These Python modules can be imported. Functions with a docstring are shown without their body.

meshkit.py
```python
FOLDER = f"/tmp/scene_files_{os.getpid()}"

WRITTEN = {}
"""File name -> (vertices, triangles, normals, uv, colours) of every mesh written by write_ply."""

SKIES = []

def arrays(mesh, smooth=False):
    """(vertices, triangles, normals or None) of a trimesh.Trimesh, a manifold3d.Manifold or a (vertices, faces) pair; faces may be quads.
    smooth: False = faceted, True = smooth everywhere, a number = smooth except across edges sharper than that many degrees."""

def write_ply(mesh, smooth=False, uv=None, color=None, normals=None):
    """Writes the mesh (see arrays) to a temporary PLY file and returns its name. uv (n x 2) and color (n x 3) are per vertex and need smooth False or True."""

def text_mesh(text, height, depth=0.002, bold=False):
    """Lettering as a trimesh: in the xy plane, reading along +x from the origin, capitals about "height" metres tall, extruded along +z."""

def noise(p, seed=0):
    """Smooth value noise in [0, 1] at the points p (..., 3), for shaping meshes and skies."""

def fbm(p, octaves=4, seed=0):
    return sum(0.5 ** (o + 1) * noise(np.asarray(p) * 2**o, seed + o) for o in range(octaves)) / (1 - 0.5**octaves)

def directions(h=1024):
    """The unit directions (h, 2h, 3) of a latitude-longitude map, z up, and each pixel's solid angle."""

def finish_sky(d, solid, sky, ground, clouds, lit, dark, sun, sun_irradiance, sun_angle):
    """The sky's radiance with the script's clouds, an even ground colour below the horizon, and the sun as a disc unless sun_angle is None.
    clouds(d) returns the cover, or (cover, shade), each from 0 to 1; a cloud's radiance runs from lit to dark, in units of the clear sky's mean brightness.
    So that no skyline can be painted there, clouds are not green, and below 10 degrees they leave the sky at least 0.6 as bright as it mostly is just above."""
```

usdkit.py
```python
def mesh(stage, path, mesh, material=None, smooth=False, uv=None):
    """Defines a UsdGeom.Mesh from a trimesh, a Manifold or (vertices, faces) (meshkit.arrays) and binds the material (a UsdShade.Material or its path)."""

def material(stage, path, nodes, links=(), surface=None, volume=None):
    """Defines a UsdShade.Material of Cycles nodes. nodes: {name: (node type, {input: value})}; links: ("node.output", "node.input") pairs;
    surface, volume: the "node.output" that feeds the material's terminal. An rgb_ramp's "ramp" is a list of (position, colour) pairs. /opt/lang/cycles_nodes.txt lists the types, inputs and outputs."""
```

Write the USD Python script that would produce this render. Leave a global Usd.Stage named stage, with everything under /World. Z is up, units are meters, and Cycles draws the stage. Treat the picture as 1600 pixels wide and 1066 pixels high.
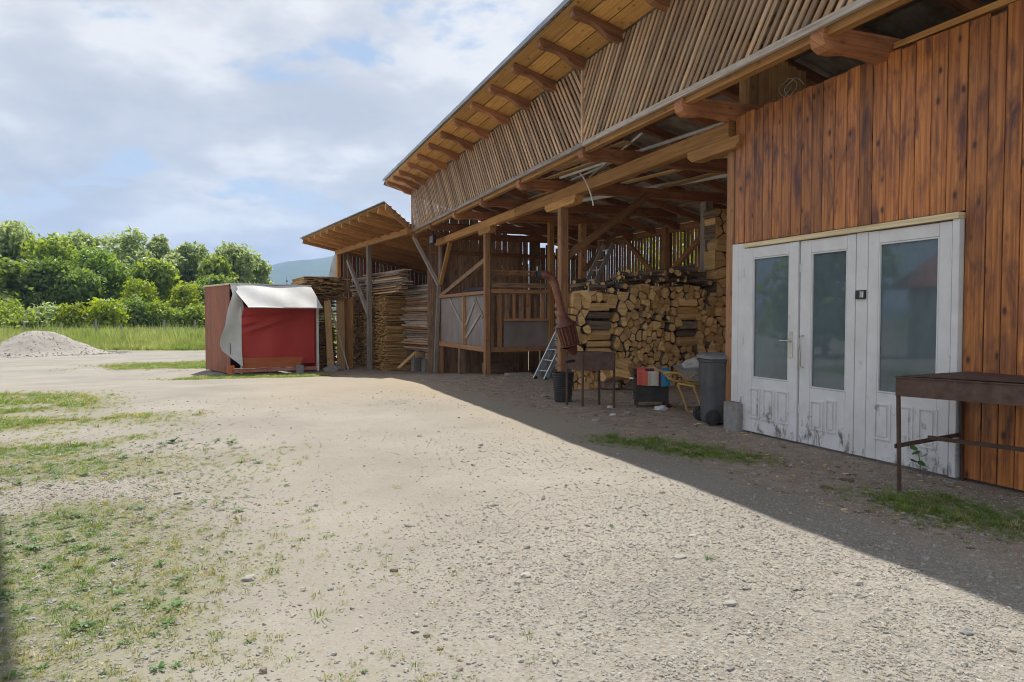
import math, random
import numpy as np, trimesh
from scipy.spatial import Voronoi
from pxr import Usd, UsdGeom, UsdLux, UsdShade, Sdf, Gf, Vt
import usdkit, meshkit

stage = Usd.Stage.CreateInMemory()
UsdGeom.SetStageUpAxis(stage, UsdGeom.Tokens.z)
UsdGeom.SetStageMetersPerUnit(stage, 1.0)
UsdGeom.Xform.Define(stage, '/World'); UsdGeom.Scope.Define(stage, '/World/Looks')
T = Sdf.ValueTypeNames
rng = np.random.default_rng(11)
rnd = random.Random(5)

# ------------------------------------------------------------------ camera, sun, sky, exposure
YAW, PITCH, EYE = math.radians(20.886), math.radians(1.9785), 1.45      # world +y runs along the barn
EXPOSURE = 1.68
cam = UsdGeom.Camera.Define(stage, '/World/camera')
cy, sy, cp, sp = math.cos(YAW), math.sin(YAW), math.cos(PITCH), math.sin(PITCH)
rt = np.array([cy, -sy, 0]); up = np.array([sy * sp, cy * sp, cp]); fw = np.array([sy * cp, cy * cp, -sp])
cam.AddTransformOp().Set(Gf.Matrix4d(*rt, 0, *up, 0, *(-fw), 0, 0, 0, EYE, 1))
cam.CreateHorizontalApertureAttr(36.0); cam.CreateVerticalApertureAttr(36.0 * 682 / 1024)
cam.CreateFocalLengthAttr(24.75); cam.CreateClippingRangeAttr(Gf.Vec2f(0.05, 20000))
cam.CreateExposureAttr(EXPOSURE)

SUN = np.array([0.125, 0.55, 1.0]); SUN /= np.linalg.norm(SUN)
sun = UsdLux.DistantLight.Define(stage, '/World/sun')
_x = np.cross([0, 1, 0], SUN); _x /= np.linalg.norm(_x); _y = np.cross(SUN, _x)
sun.AddTransformOp().Set(Gf.Matrix4d(*_x, 0, *_y, 0, *SUN, 0, 0, 0, 0, 1))
sun.CreateIntensityAttr(0.5); sun.CreateAngleAttr(0.55); sun.CreateNormalizeAttr(True); sun.CreateColorAttr(Gf.Vec3f(1.0, 0.95, 0.87))

SKY_STRENGTH = 0.13
sky_mat = usdkit.material(stage, '/World/Looks/sky_clouds', {
    'sky': ('sky_texture', {'sky_type': 'single_scattering', 'sun_disc': False, 'sun_elevation': float(math.asin(SUN[2])), 'sun_rotation': float(math.atan2(SUN[0], SUN[1])), 'aerosol_density': 1.0}),
    'tc': ('texture_coordinate', {}),
    'sep': ('separate_xyz', {}),
    'zc': ('math', {'math_type': 'maximum', 'value2': 0.0}),
    'zp': ('math', {'math_type': 'add', 'value2': 0.24}),
    'dx': ('math', {'math_type': 'divide'}), 'dy': ('math', {'math_type': 'divide'}),
    'com': ('combine_xyz', {'z': 1.7}),
    'n1': ('noise_texture', {'scale': 2.25, 'detail': 10.0, 'roughness': 0.56, 'distortion': 0.25}),
    'n2': ('noise_texture', {'scale': 2.6, 'detail': 7.0, 'roughness': 0.55}),
    'off': ('vector_math', {'math_type': 'add', 'vector2': (3.3, 7.1, 2.0)}),
    'low': ('map_range', {'from_min': 0.0, 'from_max': 0.42, 'to_min': 0.13, 'to_max': 0.03, 'clamp': True}),
    'cov0': ('math', {'math_type': 'add'}),
    'cov': ('map_range', {'range_type': 'smoothstep', 'from_min': 0.45, 'from_max': 0.535, 'to_min': 0.0, 'to_max': 0.93, 'clamp': True}),
    'shade': ('rgb_ramp', {'ramp': [(0.0, (2.347, 2.324, 2.268)), (0.40, (2.251, 2.238, 2.212)), (0.52, (1.676, 1.704, 1.773)), (0.66, (1.389, 1.447, 1.568)), (1.0, (1.293, 1.352, 1.493))]}),
    'hz': ('map_range', {'from_min': 0.0, 'from_max': 0.25, 'to_min': 0.55, 'to_max': 0.0, 'clamp': True}),
    'blue': ('mix_color', {'blend_type': 'mix', 'fac': 0.86, 'b': (0.72, 0.90, 1.17), 'use_clamp': True}),
    'mixh': ('mix_color', {'blend_type': 'mix', 'b': (2.05, 2.04, 2.04)}),
    'mix': ('mix_color', {'blend_type': 'mix'}),
    'bg': ('background_shader', {'strength': SKY_STRENGTH}),
}, [('tc.generated', 'sep.vector'), ('sep.z', 'zc.value1'), ('zc.value', 'zp.value1'), ('sep.x', 'dx.value1'), ('zp.value', 'dx.value2'), ('sep.y', 'dy.value1'), ('zp.value', 'dy.value2'),
    ('dx.value', 'com.x'), ('dy.value', 'com.y'), ('com.vector', 'n1.vector'), ('com.vector', 'off.vector1'), ('off.vector', 'n2.vector'),
    ('sep.z', 'low.value'), ('n1.fac', 'cov0.value1'), ('low.result', 'cov0.value2'), ('cov0.value', 'cov.value'), ('n2.fac', 'shade.fac'),
    ('sky.color', 'blue.a'), ('sep.z', 'hz.value'), ('blue.result', 'mixh.a'), ('hz.result', 'mixh.fac'),
    ('mixh.result', 'mix.a'), ('shade.color', 'mix.b'), ('cov.result', 'mix.fac'), ('mix.result', 'bg.color')], surface='bg.background')
dome = UsdLux.DomeLight.Define(stage, '/World/sky')
dome.GetPrim().SetCustomDataByKey('kind', 'structure')
UsdShade.MaterialBindingAPI.Apply(dome.GetPrim()).Bind(sky_mat)

# ------------------------------------------------------------------ geometry helpers: each returns (verts, tris, uv)
def join(parts):
    V, F, U, n = [], [], [], 0
    for v, f, u in parts:
        V.append(v); F.append(f + n); U.append(u); n += len(v)
    return np.vstack(V), np.vstack(F), np.vstack(U)

def unit(v):
    v = np.asarray(v, float); return v / np.linalg.norm(v)

def ear(poly):
    import mapbox_earcut
    p = np.asarray(poly, np.float64)
    return np.asarray(mapbox_earcut.triangulate_float64(p, np.array([len(p)], np.uint32))).reshape(-1, 3).astype(int)

def prism(poly, p0, p1, upv=(0, 0, 1), cut0=None, cut1=None, taper=1.0, caps=True):
    """poly (n,2) in (side, up) swept from p0 to p1. cut0 / cut1: z planes that the ends are cut to (for slanted pieces)."""
    poly = np.asarray(poly, float); n = len(poly)
    if 0.5 * np.sum(poly[:, 0] * np.roll(poly[:, 1], -1) - np.roll(poly[:, 0], -1) * poly[:, 1]) < 0: poly = poly[::-1]
    p0, p1 = np.asarray(p0, float), np.asarray(p1, float); a = unit(p1 - p0); L = np.linalg.norm(p1 - p0)
    u_ = np.asarray(upv, float)
    if abs(np.dot(u_, a)) > 0.98: u_ = np.array([0, 1.0, 0]) if abs(a[1]) < 0.9 else np.array([1.0, 0, 0])
    s = unit(np.cross(a, u_)); t = np.cross(s, a)
    A = p0 + poly[:, :1] * s + poly[:, 1:] * t; B = p1 + (poly[:, :1] * s + poly[:, 1:] * t) * taper
    if cut0 is not None: A = A + ((cut0 - A[:, 2]) / a[2])[:, None] * a
    if cut1 is not None: B = B + ((cut1 - B[:, 2]) / a[2])[:, None] * a
    A2, B2 = np.roll(A, -1, 0), np.roll(B, -1, 0)
    V = np.stack([A, B, B2, A2], 1).reshape(-1, 3)
    per = np.r_[0, np.cumsum(np.linalg.norm(np.roll(poly, -1, 0) - poly, axis=1))]
    U = np.stack([np.c_[np.zeros(n), per[:-1]], np.c_[np.full(n, L), per[:-1]], np.c_[np.full(n, L), per[1:]], np.c_[np.zeros(n), per[1:]]], 1).reshape(-1, 2)
    q = np.arange(n)[:, None] * 4
    F = np.vstack([q + [0, 2, 1], q + [0, 3, 2]])
    if caps:
        tri = ear(poly) if n > 4 else np.array([[0, 1, 2], [0, 2, 3]])[: n - 2]
        k = len(V); cap_uv = poly * 0.9
        # orientation so that the cap at p0 faces -a
        nrm = np.cross(A[tri[0][1]] - A[tri[0][0]], A[tri[0][2]] - A[tri[0][0]])
        t0 = tri if np.dot(nrm, a) < 0 else tri[:, ::-1]
        V = np.vstack([V, A, B]); U = np.vstack([U, cap_uv, cap_uv + 3.1]); F = np.vstack([F, t0 + k, t0[:, ::-1] + k + n])
    U = U + rng.random(2) * [7.0, 5.0]
    # make side faces point outwards
    f0 = F[0]; c = A.mean(0); nn = np.cross(V[f0[1]] - V[f0[0]], V[f0[2]] - V[f0[0]])
    if np.dot(nn, V[f0].mean(0) - (A.mean(0) + B.mean(0)) / 2) < 0: F[: 2 * n] = F[: 2 * n, ::-1]
    return V, F, U

def rect(w, h, ch=0.0):
    w, h = w / 2, h / 2
    if ch <= 0: return [(-w, -h), (w, -h), (w, h), (-w, h)]
    return [(-w + ch, -h), (w - ch, -h), (w, -h + ch), (w, h - ch), (w - ch, h), (-w + ch, h), (-w, h - ch), (-w, -h + ch)]

def beam(p0, p1, w, h, upv=(0, 0, 1), ch=0.0, **k): return prism(rect(w, h, ch), p0, p1, upv, **k)

def box(x0, x1, y0, y1, z0, z1, ch=0.0):
    d = [x1 - x0, y1 - y0, z1 - z0]; i = int(np.argmax(d)); c = [(x0 + x1) / 2, (y0 + y1) / 2, (z0 + z1) / 2]
    a, b = list(c), list(c); a[i] = [x0, y0, z0][i]; b[i] = [x1, y1, z1][i]
    if i == 2: return prism(rect(d[0], d[1], ch), a, b, (0, 1, 0))
    if i == 0: return prism(rect(d[1], d[2], ch), a, b, (0, 0, 1))
    return prism(rect(d[0], d[2], ch), a, b, (0, 0, 1))

def plate(poly, O, U_, V_, th):
    """polygon in the plane O + u*U_ + v*V_, given thickness th along U_ x V_ (centred)."""
    O, U_, V_ = np.asarray(O, float), unit(U_), unit(V_); N = np.cross(U_, V_)
    poly = np.asarray(poly, float)
    if 0.5 * np.sum(poly[:, 0] * np.roll(poly[:, 1], -1) - np.roll(poly[:, 0], -1) * poly[:, 1]) < 0: poly = poly[::-1]
    n = len(poly); P = O + poly[:, :1] * U_ + poly[:, 1:] * V_; A, B = P - N * th / 2, P + N * th / 2
    tri = ear(poly); A2, B2 = np.roll(A, -1, 0), np.roll(B, -1, 0)
    nr = np.cross(B[tri[0][1]] - B[tri[0][0]], B[tri[0][2]] - B[tri[0][0]])
    if np.dot(nr, N) < 0: tri = tri[:, ::-1]
    side = np.stack([A, A2, B2, B], 1).reshape(-1, 3); q = np.arange(n)[:, None] * 4
    Us = np.stack([poly, np.roll(poly, -1, 0), np.roll(poly, -1, 0) + [0, th], poly + [0, th]], 1).reshape(-1, 2)
    V = np.vstack([B, A, side]); F = np.vstack([tri, tri[:, ::-1] + n, q + [0, 1, 2] + 2 * n, q + [0, 2, 3] + 2 * n])
    return V, F, np.vstack([poly, poly, Us]) + rng.random(2) * [7, 5]

def tube(pts, r, sides=8, caps=True):
    p = np.asarray(pts, float); n = len(p); r = np.broadcast_to(r, (n,))
    t = np.gradient(p, axis=0); t /= np.linalg.norm(t, axis=1, keepdims=True) + 1e-12
    a = np.zeros_like(p); ref = np.array([0, 0, 1.0]) if abs(t[0][2]) < 0.9 else np.array([1.0, 0, 0])
    for i in range(n):
        v = np.cross(t[i], ref); a[i] = v / (np.linalg.norm(v) + 1e-12); ref = np.cross(a[i], t[i])
    b = np.cross(t, a); ang = np.arange(sides + 1) * 2 * np.pi / sides
    V = p[:, None] + r[:, None, None] * (np.cos(ang)[None, :, None] * a[:, None] - np.sin(ang)[None, :, None] * b[:, None])
    s = np.r_[0, np.cumsum(np.linalg.norm(np.diff(p, axis=0), axis=1))]
    U = np.stack([np.broadcast_to(s[:, None], (n, sides + 1)), np.broadcast_to(ang[None] * r.mean(), (n, sides + 1))], -1)
    i, j = np.meshgrid(np.arange(n - 1), np.arange(sides), indexing='ij'); k = sides + 1
    q = np.stack([i * k + j, i * k + j + 1, (i + 1) * k + j + 1, (i + 1) * k + j], -1).reshape(-1, 4)
    F = np.vstack([q[:, [0, 1, 2]], q[:, [0, 2, 3]]]); V = V.reshape(-1, 3); U = U.reshape(-1, 2)
    if caps:
        m = len(V); V = np.vstack([V, p[:1], p[-1:]]); U = np.vstack([U, U[:1], U[-1:]])
        J = np.arange(sides); F = np.vstack([F, np.c_[np.full(sides, m), J + 1, J], np.c_[np.full(sides, m + 1), (n - 1) * k + J, (n - 1) * k + J + 1]])
    c = V[F].mean(1); nn = np.cross(V[F[0][1]] - V[F[0][0]], V[F[0][2]] - V[F[0][0]])
    if np.dot(nn, c[0] - (p[0] + p[1]) / 2) < 0: F = F[:, ::-1]
    return V, F, U

def grid(P, uv=None, closed=False):
    """P (n,m,3) sheet of points."""
    n, m, _ = P.shape; i, j = np.meshgrid(np.arange(n - 1), np.arange(m - 1), indexing='ij')
    q = np.stack([i * m + j, (i + 1) * m + j, (i + 1) * m + j + 1, i * m + j + 1], -1).reshape(-1, 4)
    U = np.stack(np.meshgrid(np.arange(n), np.arange(m), indexing='ij'), -1).reshape(-1, 2) * 0.1 if uv is None else uv.reshape(-1, 2)
    return P.reshape(-1, 3), np.vstack([q[:, [0, 1, 2]], q[:, [0, 2, 3]]]), U

def lathe(prof, c, axis=(0, 0, 1), n=24):
    prof = np.asarray(prof, float); ax = unit(axis); a = unit(np.cross(ax, [0.3, 1, 0.2])); b = np.cross(ax, a); ang = np.linspace(0, 2 * np.pi, n + 1)
    P = np.asarray(c, float) + prof[:, None, :1] * (np.cos(ang)[None, :, None] * a + np.sin(ang)[None, :, None] * b) + prof[:, None, 1:] * ax
    return grid(P)

def lump(seed, size, sub=2, rough=0.25):
    m = trimesh.creation.icosphere(sub); v = np.array(m.vertices)
    v = v * (1 + rough * (meshkit.fbm(v * 1.3 + seed * 7.3, 3, seed) - 0.5) * 2)[:, None] * size
    return v, np.array(m.faces), v[:, :2]

def move(m, loc=(0, 0, 0), rz=0.0):
    v, f, u = m; c, s = math.cos(rz), math.sin(rz)
    return v @ np.array([[c, s, 0], [-s, c, 0], [0, 0, 1]]) + np.asarray(loc, float), f, u

# ------------------------------------------------------------------ prim helpers
used = {}
def numbered(parent, name):
    k = used.get((parent, name), 0); used[(parent, name)] = k + 1
    return f'{parent}/{name}' if k == 0 else f'{parent}/{name}_{k:03d}'

def tag(path, label=None, cat=None, group=None, kind=None):
    p = stage.GetPrimAtPath(path)
    for k, v in (('label', label), ('category', cat), ('group', group), ('kind', kind)):
        if v: p.SetCustomDataByKey(k, v)

base_of = {}
def write(path, geo, mat, smooth=False):
    v, f, u = geo
    return usdkit.mesh(stage, path, (v, f), mat, smooth=smooth, uv=u if not (smooth and smooth is not True) else None)

def thing(name, label, cat, loc=(0, 0, 0), group=None):
    path = numbered('/World', name); x = UsdGeom.Xform.Define(stage, path); x.AddTranslateOp().Set(Gf.Vec3d(*map(float, loc)))
    base_of[path] = np.asarray(loc, float); tag(path, label, cat, group); return path

def part(parent, name, geo, mat, label=None, kind=None, smooth=False):
    path = numbered(parent, name); top = '/'.join(path.split('/')[:3]); v, f, u = geo
    write(path, (v - base_of.get(top, 0), f, u), mat, smooth)
    if label or kind: tag(path, label, None, None, kind)
    return path

def single(name, geo, mat, label, cat, group=None, kind=None, smooth=False):
    """A thing that is one mesh, with its origin at its base."""
    path = numbered('/World', name); v, f, u = geo
    b = np.array([(v[:, 0].min() + v[:, 0].max()) / 2, (v[:, 1].min() + v[:, 1].max()) / 2, v[:, 2].min()])
    m = write(path, (v - b, f, u), mat, smooth); m.AddTranslateOp().Set(Gf.Vec3d(*map(float, b)))
    tag(path, label, cat, group, kind); return path

def structure(name, geo, mat, smooth=False):
    path = numbered('/World', name); write(path, geo, mat, smooth); tag(path, kind='structure'); return path

# ------------------------------------------------------------------ materials
M = {}
def wood(name, c0, c1, dark, knots=0.6, blotch=0.5, rough=0.6, bump=0.25, tone=0.35, grain=1.0, grime=None, spec=0.35):
    """Grain runs along u (metres along the piece), v is across; every piece gets its own offset and tone from object_info.random."""
    nodes = {
        'uv': ('uvmap', {'attribute': 'st'}), 'oi': ('object_info', {}),
        'rm': ('math', {'math_type': 'multiply', 'value2': 61.7}), 'rv': ('combine_xyz', {}),
        'ad': ('vector_math', {'math_type': 'add'}),
        'mg': ('mapping', {'scale': (0.9 * grain, 34.0 * grain, 1.0)}), 'ng': ('noise_texture', {'scale': 1.0, 'detail': 5.0, 'roughness': 0.6, 'distortion': 0.35}),
        'mb': ('mapping', {'scale': (2.1, 7.0, 1.0)}), 'nb': ('noise_texture', {'scale': 1.0, 'detail': 4.0, 'roughness': 0.6, 'distortion': 0.5}),
        'mk': ('mapping', {'scale': (3.6, 6.6, 1.0)}), 'vk': ('voronoi_texture', {'scale': 1.0, 'randomness': 1.0}),
        'kr': ('rgb_ramp', {'ramp': [(0.0, (1, 1, 1)), (0.085, (0.9, 0.9, 0.9)), (0.125, (0.45, 0.45, 0.45)), (0.19, (0.1, 0.1, 0.1)), (0.26, (0, 0, 0)), (1, (0, 0, 0))]}),
        'kf': ('math', {'math_type': 'multiply', 'value2': knots}),
        'gr': ('rgb_ramp', {'ramp': [(0.3, tuple(x * 0.8 for x in c1)), (0.42, c1), (0.5, tuple((a + b) / 2 for a, b in zip(c0, c1))), (0.62, c0)]}),
        'br': ('map_range', {'from_min': 0.47, 'from_max': 0.70, 'to_min': 0.0, 'to_max': blotch, 'clamp': True}),
        'm1': ('mix_color', {'blend_type': 'mix', 'b': dark}), 'm2': ('mix_color', {'blend_type': 'mix', 'b': tuple(x * 0.45 for x in dark)}),
        'tn': ('map_range', {'from_min': 0.0, 'from_max': 1.0, 'to_min': 1.0 - tone, 'to_max': 1.0 + tone * 0.8}),
        'hs': ('hsv', {}), 'bp': ('bump', {'strength': bump, 'distance': 0.004}),
        'p': ('principled_bsdf', {'roughness': rough, 'specular_ior_level': spec}),
    }
    links = [('oi.random', 'rm.value1'), ('rm.value', 'rv.x'), ('rm.value', 'rv.y'), ('uv.UV', 'ad.vector1'), ('rv.vector', 'ad.vector2'),
             ('ad.vector', 'mg.vector'), ('mg.vector', 'ng.vector'), ('ad.vector', 'mb.vector'), ('mb.vector', 'nb.vector'), ('ad.vector', 'mk.vector'), ('mk.vector', 'vk.vector'),
             ('vk.distance', 'kr.fac'), ('kr.color', 'kf.value1'), ('ng.fac', 'gr.fac'), ('nb.fac', 'br.value'),
             ('gr.color', 'm1.a'), ('br.result', 'm1.fac'), ('m1.result', 'm2.a'), ('kf.value', 'm2.fac'),
             ('oi.random', 'tn.value'), ('m2.result', 'hs.color'), ('tn.result', 'hs.value'), ('hs.color', 'p.base_color'),
             ('ng.fac', 'bp.height'), ('bp.normal', 'p.normal')]
    M[name] = usdkit.material(stage, f'/World/Looks/{name}', nodes, links, surface='p.BSDF'); return M[name]

wood('beam_pine', (0.58, 0.31, 0.105), (0.44, 0.21, 0.065), (0.20, 0.10, 0.045), 0.5, 0.35, 0.7)
wood('tie_beam_wood', (0.42, 0.19, 0.085), (0.30, 0.125, 0.055), (0.09, 0.04, 0.02), 0.5, 0.5, 0.65)
wood('post_wood', (0.48, 0.255, 0.125), (0.36, 0.175, 0.08), (0.17, 0.085, 0.05), 0.6, 0.5, 0.7)
wood('soffit_pine', (0.64, 0.36, 0.11), (0.52, 0.26, 0.07), (0.30, 0.15, 0.055), 0.75, 0.35, 0.65, tone=0.22)
wood('slat_wood', (0.58, 0.40, 0.24), (0.40, 0.25, 0.145), (0.27, 0.21, 0.165), 0.25, 0.75, 0.75, tone=0.42)
wood('varnished_plank', (0.57, 0.22, 0.058), (0.35, 0.12, 0.032), (0.115, 0.042, 0.03), 1.0, 1.0, 0.42, 0.3, tone=0.36, spec=0.45)
wood('grey_wood', (0.44, 0.385, 0.335), (0.31, 0.26, 0.22), (0.14, 0.11, 0.09), 0.3, 0.5, 0.85)
wood('old_board', (0.42, 0.27, 0.165), (0.28, 0.17, 0.105), (0.09, 0.055, 0.04), 0.4, 0.6, 0.85, tone=0.4)
wood('fresh_board', (0.62, 0.40, 0.185), (0.50, 0.30, 0.125), (0.30, 0.17, 0.08), 0.5, 0.35, 0.7)
wood('sawn_ends', (0.66, 0.42, 0.16), (0.46, 0.26, 0.09), (0.16, 0.10, 0.06), 0.4, 0.8, 0.85, 0.5, tone=0.3)
wood('split_wood', (0.86, 0.60, 0.29), (0.74, 0.45, 0.18), (0.50, 0.29, 0.13), 0.15, 0.5, 0.8, 0.5, tone=0.28, grain=0.6)
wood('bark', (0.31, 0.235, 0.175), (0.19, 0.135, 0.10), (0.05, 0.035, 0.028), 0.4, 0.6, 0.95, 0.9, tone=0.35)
wood('container_plank', (0.33, 0.105, 0.055), (0.235, 0.075, 0.035), (0.15, 0.075, 0.03), 0.2, 0.8, 0.6, tone=0.2)
wood('orange_plank', (0.75, 0.20, 0.07), (0.62, 0.15, 0.05), (0.55, 0.24, 0.14), 0.2, 0.6, 0.6)
wood('pale_lintel', (0.62, 0.52, 0.33), (0.50, 0.40, 0.24), (0.34, 0.26, 0.16), 0.3, 0.4, 0.7)
wood('partition_pine', (0.55, 0.33, 0.14), (0.42, 0.23, 0.09), (0.25, 0.13, 0.06), 0.5, 0.5, 0.7)

def plain(name, c0, c1=None, scale=6.0, rough=0.6, metal=0.0, bump=0.0, detail=4.0, spec=0.4, lo=0.35, hi=0.65, tone=0.0, stretch=(1, 1, 1), extra=None):
    c1 = c1 or tuple(x * 0.8 for x in c0)
    nodes = {'tc': ('texture_coordinate', {}), 'mp': ('mapping', {'scale': stretch}), 'n': ('noise_texture', {'scale': scale, 'detail': detail, 'roughness': 0.62}),
             'r': ('rgb_ramp', {'ramp': [(lo, c0), (hi, c1)]}), 'oi': ('object_info', {}), 'tn': ('map_range', {'to_min': 1 - tone, 'to_max': 1 + tone}), 'hs': ('hsv', {}),
             'b': ('bump', {'strength': bump, 'distance': 0.01}), 'p': ('principled_bsdf', {'roughness': rough, 'metallic': metal, 'specular_ior_level': spec, **(extra or {})})}
    links = [('tc.object', 'mp.vector'), ('mp.vector', 'n.vector'), ('n.fac', 'r.fac'), ('oi.random', 'tn.value'), ('tn.result', 'hs.value'), ('r.color', 'hs.color'), ('hs.color', 'p.base_color')]
    if bump: links += [('n.fac', 'b.height'), ('b.normal', 'p.normal')]
    M[name] = usdkit.material(stage, f'/World/Looks/{name}', nodes, links, surface='p.BSDF'); return M[name]

plain('corrugated_underside', (0.52, 0.48, 0.44), (0.33, 0.25, 0.19), 3.0, 0.55, 0.15)
plain('roof_metal', (0.34, 0.35, 0.36), (0.24, 0.25, 0.26), 2.0, 0.45, 0.6)
plain('concrete', (0.30, 0.29, 0.275), (0.21, 0.20, 0.185), 9, 0.9, 0, 0.4)
plain('rusty_steel', (0.085, 0.048, 0.036), (0.13, 0.085, 0.065), 11, 0.75, 0.15, 0.4)
plain('enamel_brown', (0.16, 0.055, 0.035), (0.10, 0.035, 0.025), 6, 0.4, 0.1)
plain('pipe_copper_brown', (0.22, 0.10, 0.065), (0.15, 0.06, 0.04), 8, 0.32, 0.4)
plain('black_metal', (0.022, 0.021, 0.021), (0.045, 0.04, 0.037), 9, 0.5, 0.1)
plain('black_plastic', (0.03, 0.031, 0.034), (0.05, 0.05, 0.052), 5, 0.48)
plain('bin_plastic', (0.10, 0.101, 0.105), (0.07, 0.071, 0.075), 4, 0.5)
plain('bin_lid_plastic', (0.25, 0.25, 0.255), (0.16, 0.16, 0.165), 6, 0.55)
plain('rubber', (0.022, 0.022, 0.022), (0.05, 0.048, 0.045), 8, 0.85)
plain('yellow_paint', (0.62, 0.40, 0.13), (0.48, 0.29, 0.09), 9, 0.45)
plain('tub_metal', (0.36, 0.365, 0.37), (0.24, 0.235, 0.23), 5, 0.55, 0.2)
plain('aluminium', (0.72, 0.74, 0.76), (0.55, 0.56, 0.58), 12, 0.38, 0.8)
plain('old_aluminium', (0.36, 0.35, 0.34), (0.26, 0.25, 0.24), 8, 0.6, 0.3)
plain('white_tarp', (0.66, 0.66, 0.65), (0.55, 0.55, 0.53), 1.6, 0.55)
plain('red_tarp', (0.52, 0.06, 0.048), (0.43, 0.05, 0.04), 1.2, 0.38)
plain('faded_red_paint', (0.50, 0.13, 0.09), (0.46, 0.30, 0.25), 5, 0.7)
plain('white_pipe', (0.75, 0.74, 0.70), (0.62, 0.60, 0.55), 4, 0.45)
plain('grey_sheet', (0.31, 0.275, 0.25), (0.21, 0.18, 0.16), 1.6, 0.6, 0.25, stretch=(1, 1, 0.5))
plain('pale_sheet', (0.45, 0.43, 0.40), (0.33, 0.31, 0.28), 2, 0.6, 0.2)
plain('cloth_red', (0.62, 0.13, 0.095), (0.54, 0.11, 0.08), 30, 0.95)
plain('cloth_cream', (0.55, 0.51, 0.43), (0.45, 0.42, 0.36), 30, 0.95)
plain('cloth_blue', (0.045, 0.22, 0.36), (0.035, 0.17, 0.30), 30, 0.95)
plain('cloth_maroon', (0.16, 0.03, 0.045), (0.12, 0.025, 0.035), 30, 0.95)
plain('green_plastic', (0.02, 0.22, 0.11), (0.015, 0.17, 0.08), 5, 0.4)
plain('sticker_blue', (0.05, 0.17, 0.30), (0.06, 0.2, 0.34), 5, 0.5)
plain('sticker_white', (0.75, 0.76, 0.76), (0.65, 0.66, 0.67), 5, 0.5)
plain('lamp_glass', (0.35, 0.36, 0.36), (0.28, 0.29, 0.29), 5, 0.15)
plain('chrome', (0.62, 0.62, 0.62), (0.5, 0.5, 0.5), 6, 0.22, 1.0)
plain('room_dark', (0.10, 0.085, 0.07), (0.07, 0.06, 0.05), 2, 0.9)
plain('crumpled_paper', (0.72, 0.73, 0.75), (0.6, 0.61, 0.63), 9, 0.8)
plain('green_leaf_weed', (0.07, 0.16, 0.025), (0.045, 0.11, 0.02), 8, 0.55, tone=0.25)
plain('trunk_bark', (0.12, 0.10, 0.08), (0.07, 0.055, 0.045), 6, 0.95, 0, 0.5)
plain('render_wall', (0.62, 0.58, 0.50), (0.55, 0.51, 0.44), 2, 0.9)
plain('red_roof_tile', (0.34, 0.085, 0.055), (0.26, 0.06, 0.04), 3, 0.8)
for i, (a, b) in enumerate([((0.335, 0.31, 0.27), (0.275, 0.255, 0.222)), ((0.41, 0.39, 0.35), (0.33, 0.31, 0.275)), ((0.32, 0.275, 0.22), (0.26, 0.225, 0.18)), ((0.30, 0.292, 0.275), (0.24, 0.234, 0.22))]):
    plain(f'pebble_{"abcd"[i]}', a, b, 20, 0.9, tone=0.2)
plain('field_stone', (0.36, 0.34, 0.305), (0.26, 0.245, 0.215), 7, 0.9, 0, 0.3, tone=0.15)
plain('brown_stone', (0.22, 0.18, 0.14), (0.16, 0.13, 0.10), 7, 0.9, 0, 0.3)

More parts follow.
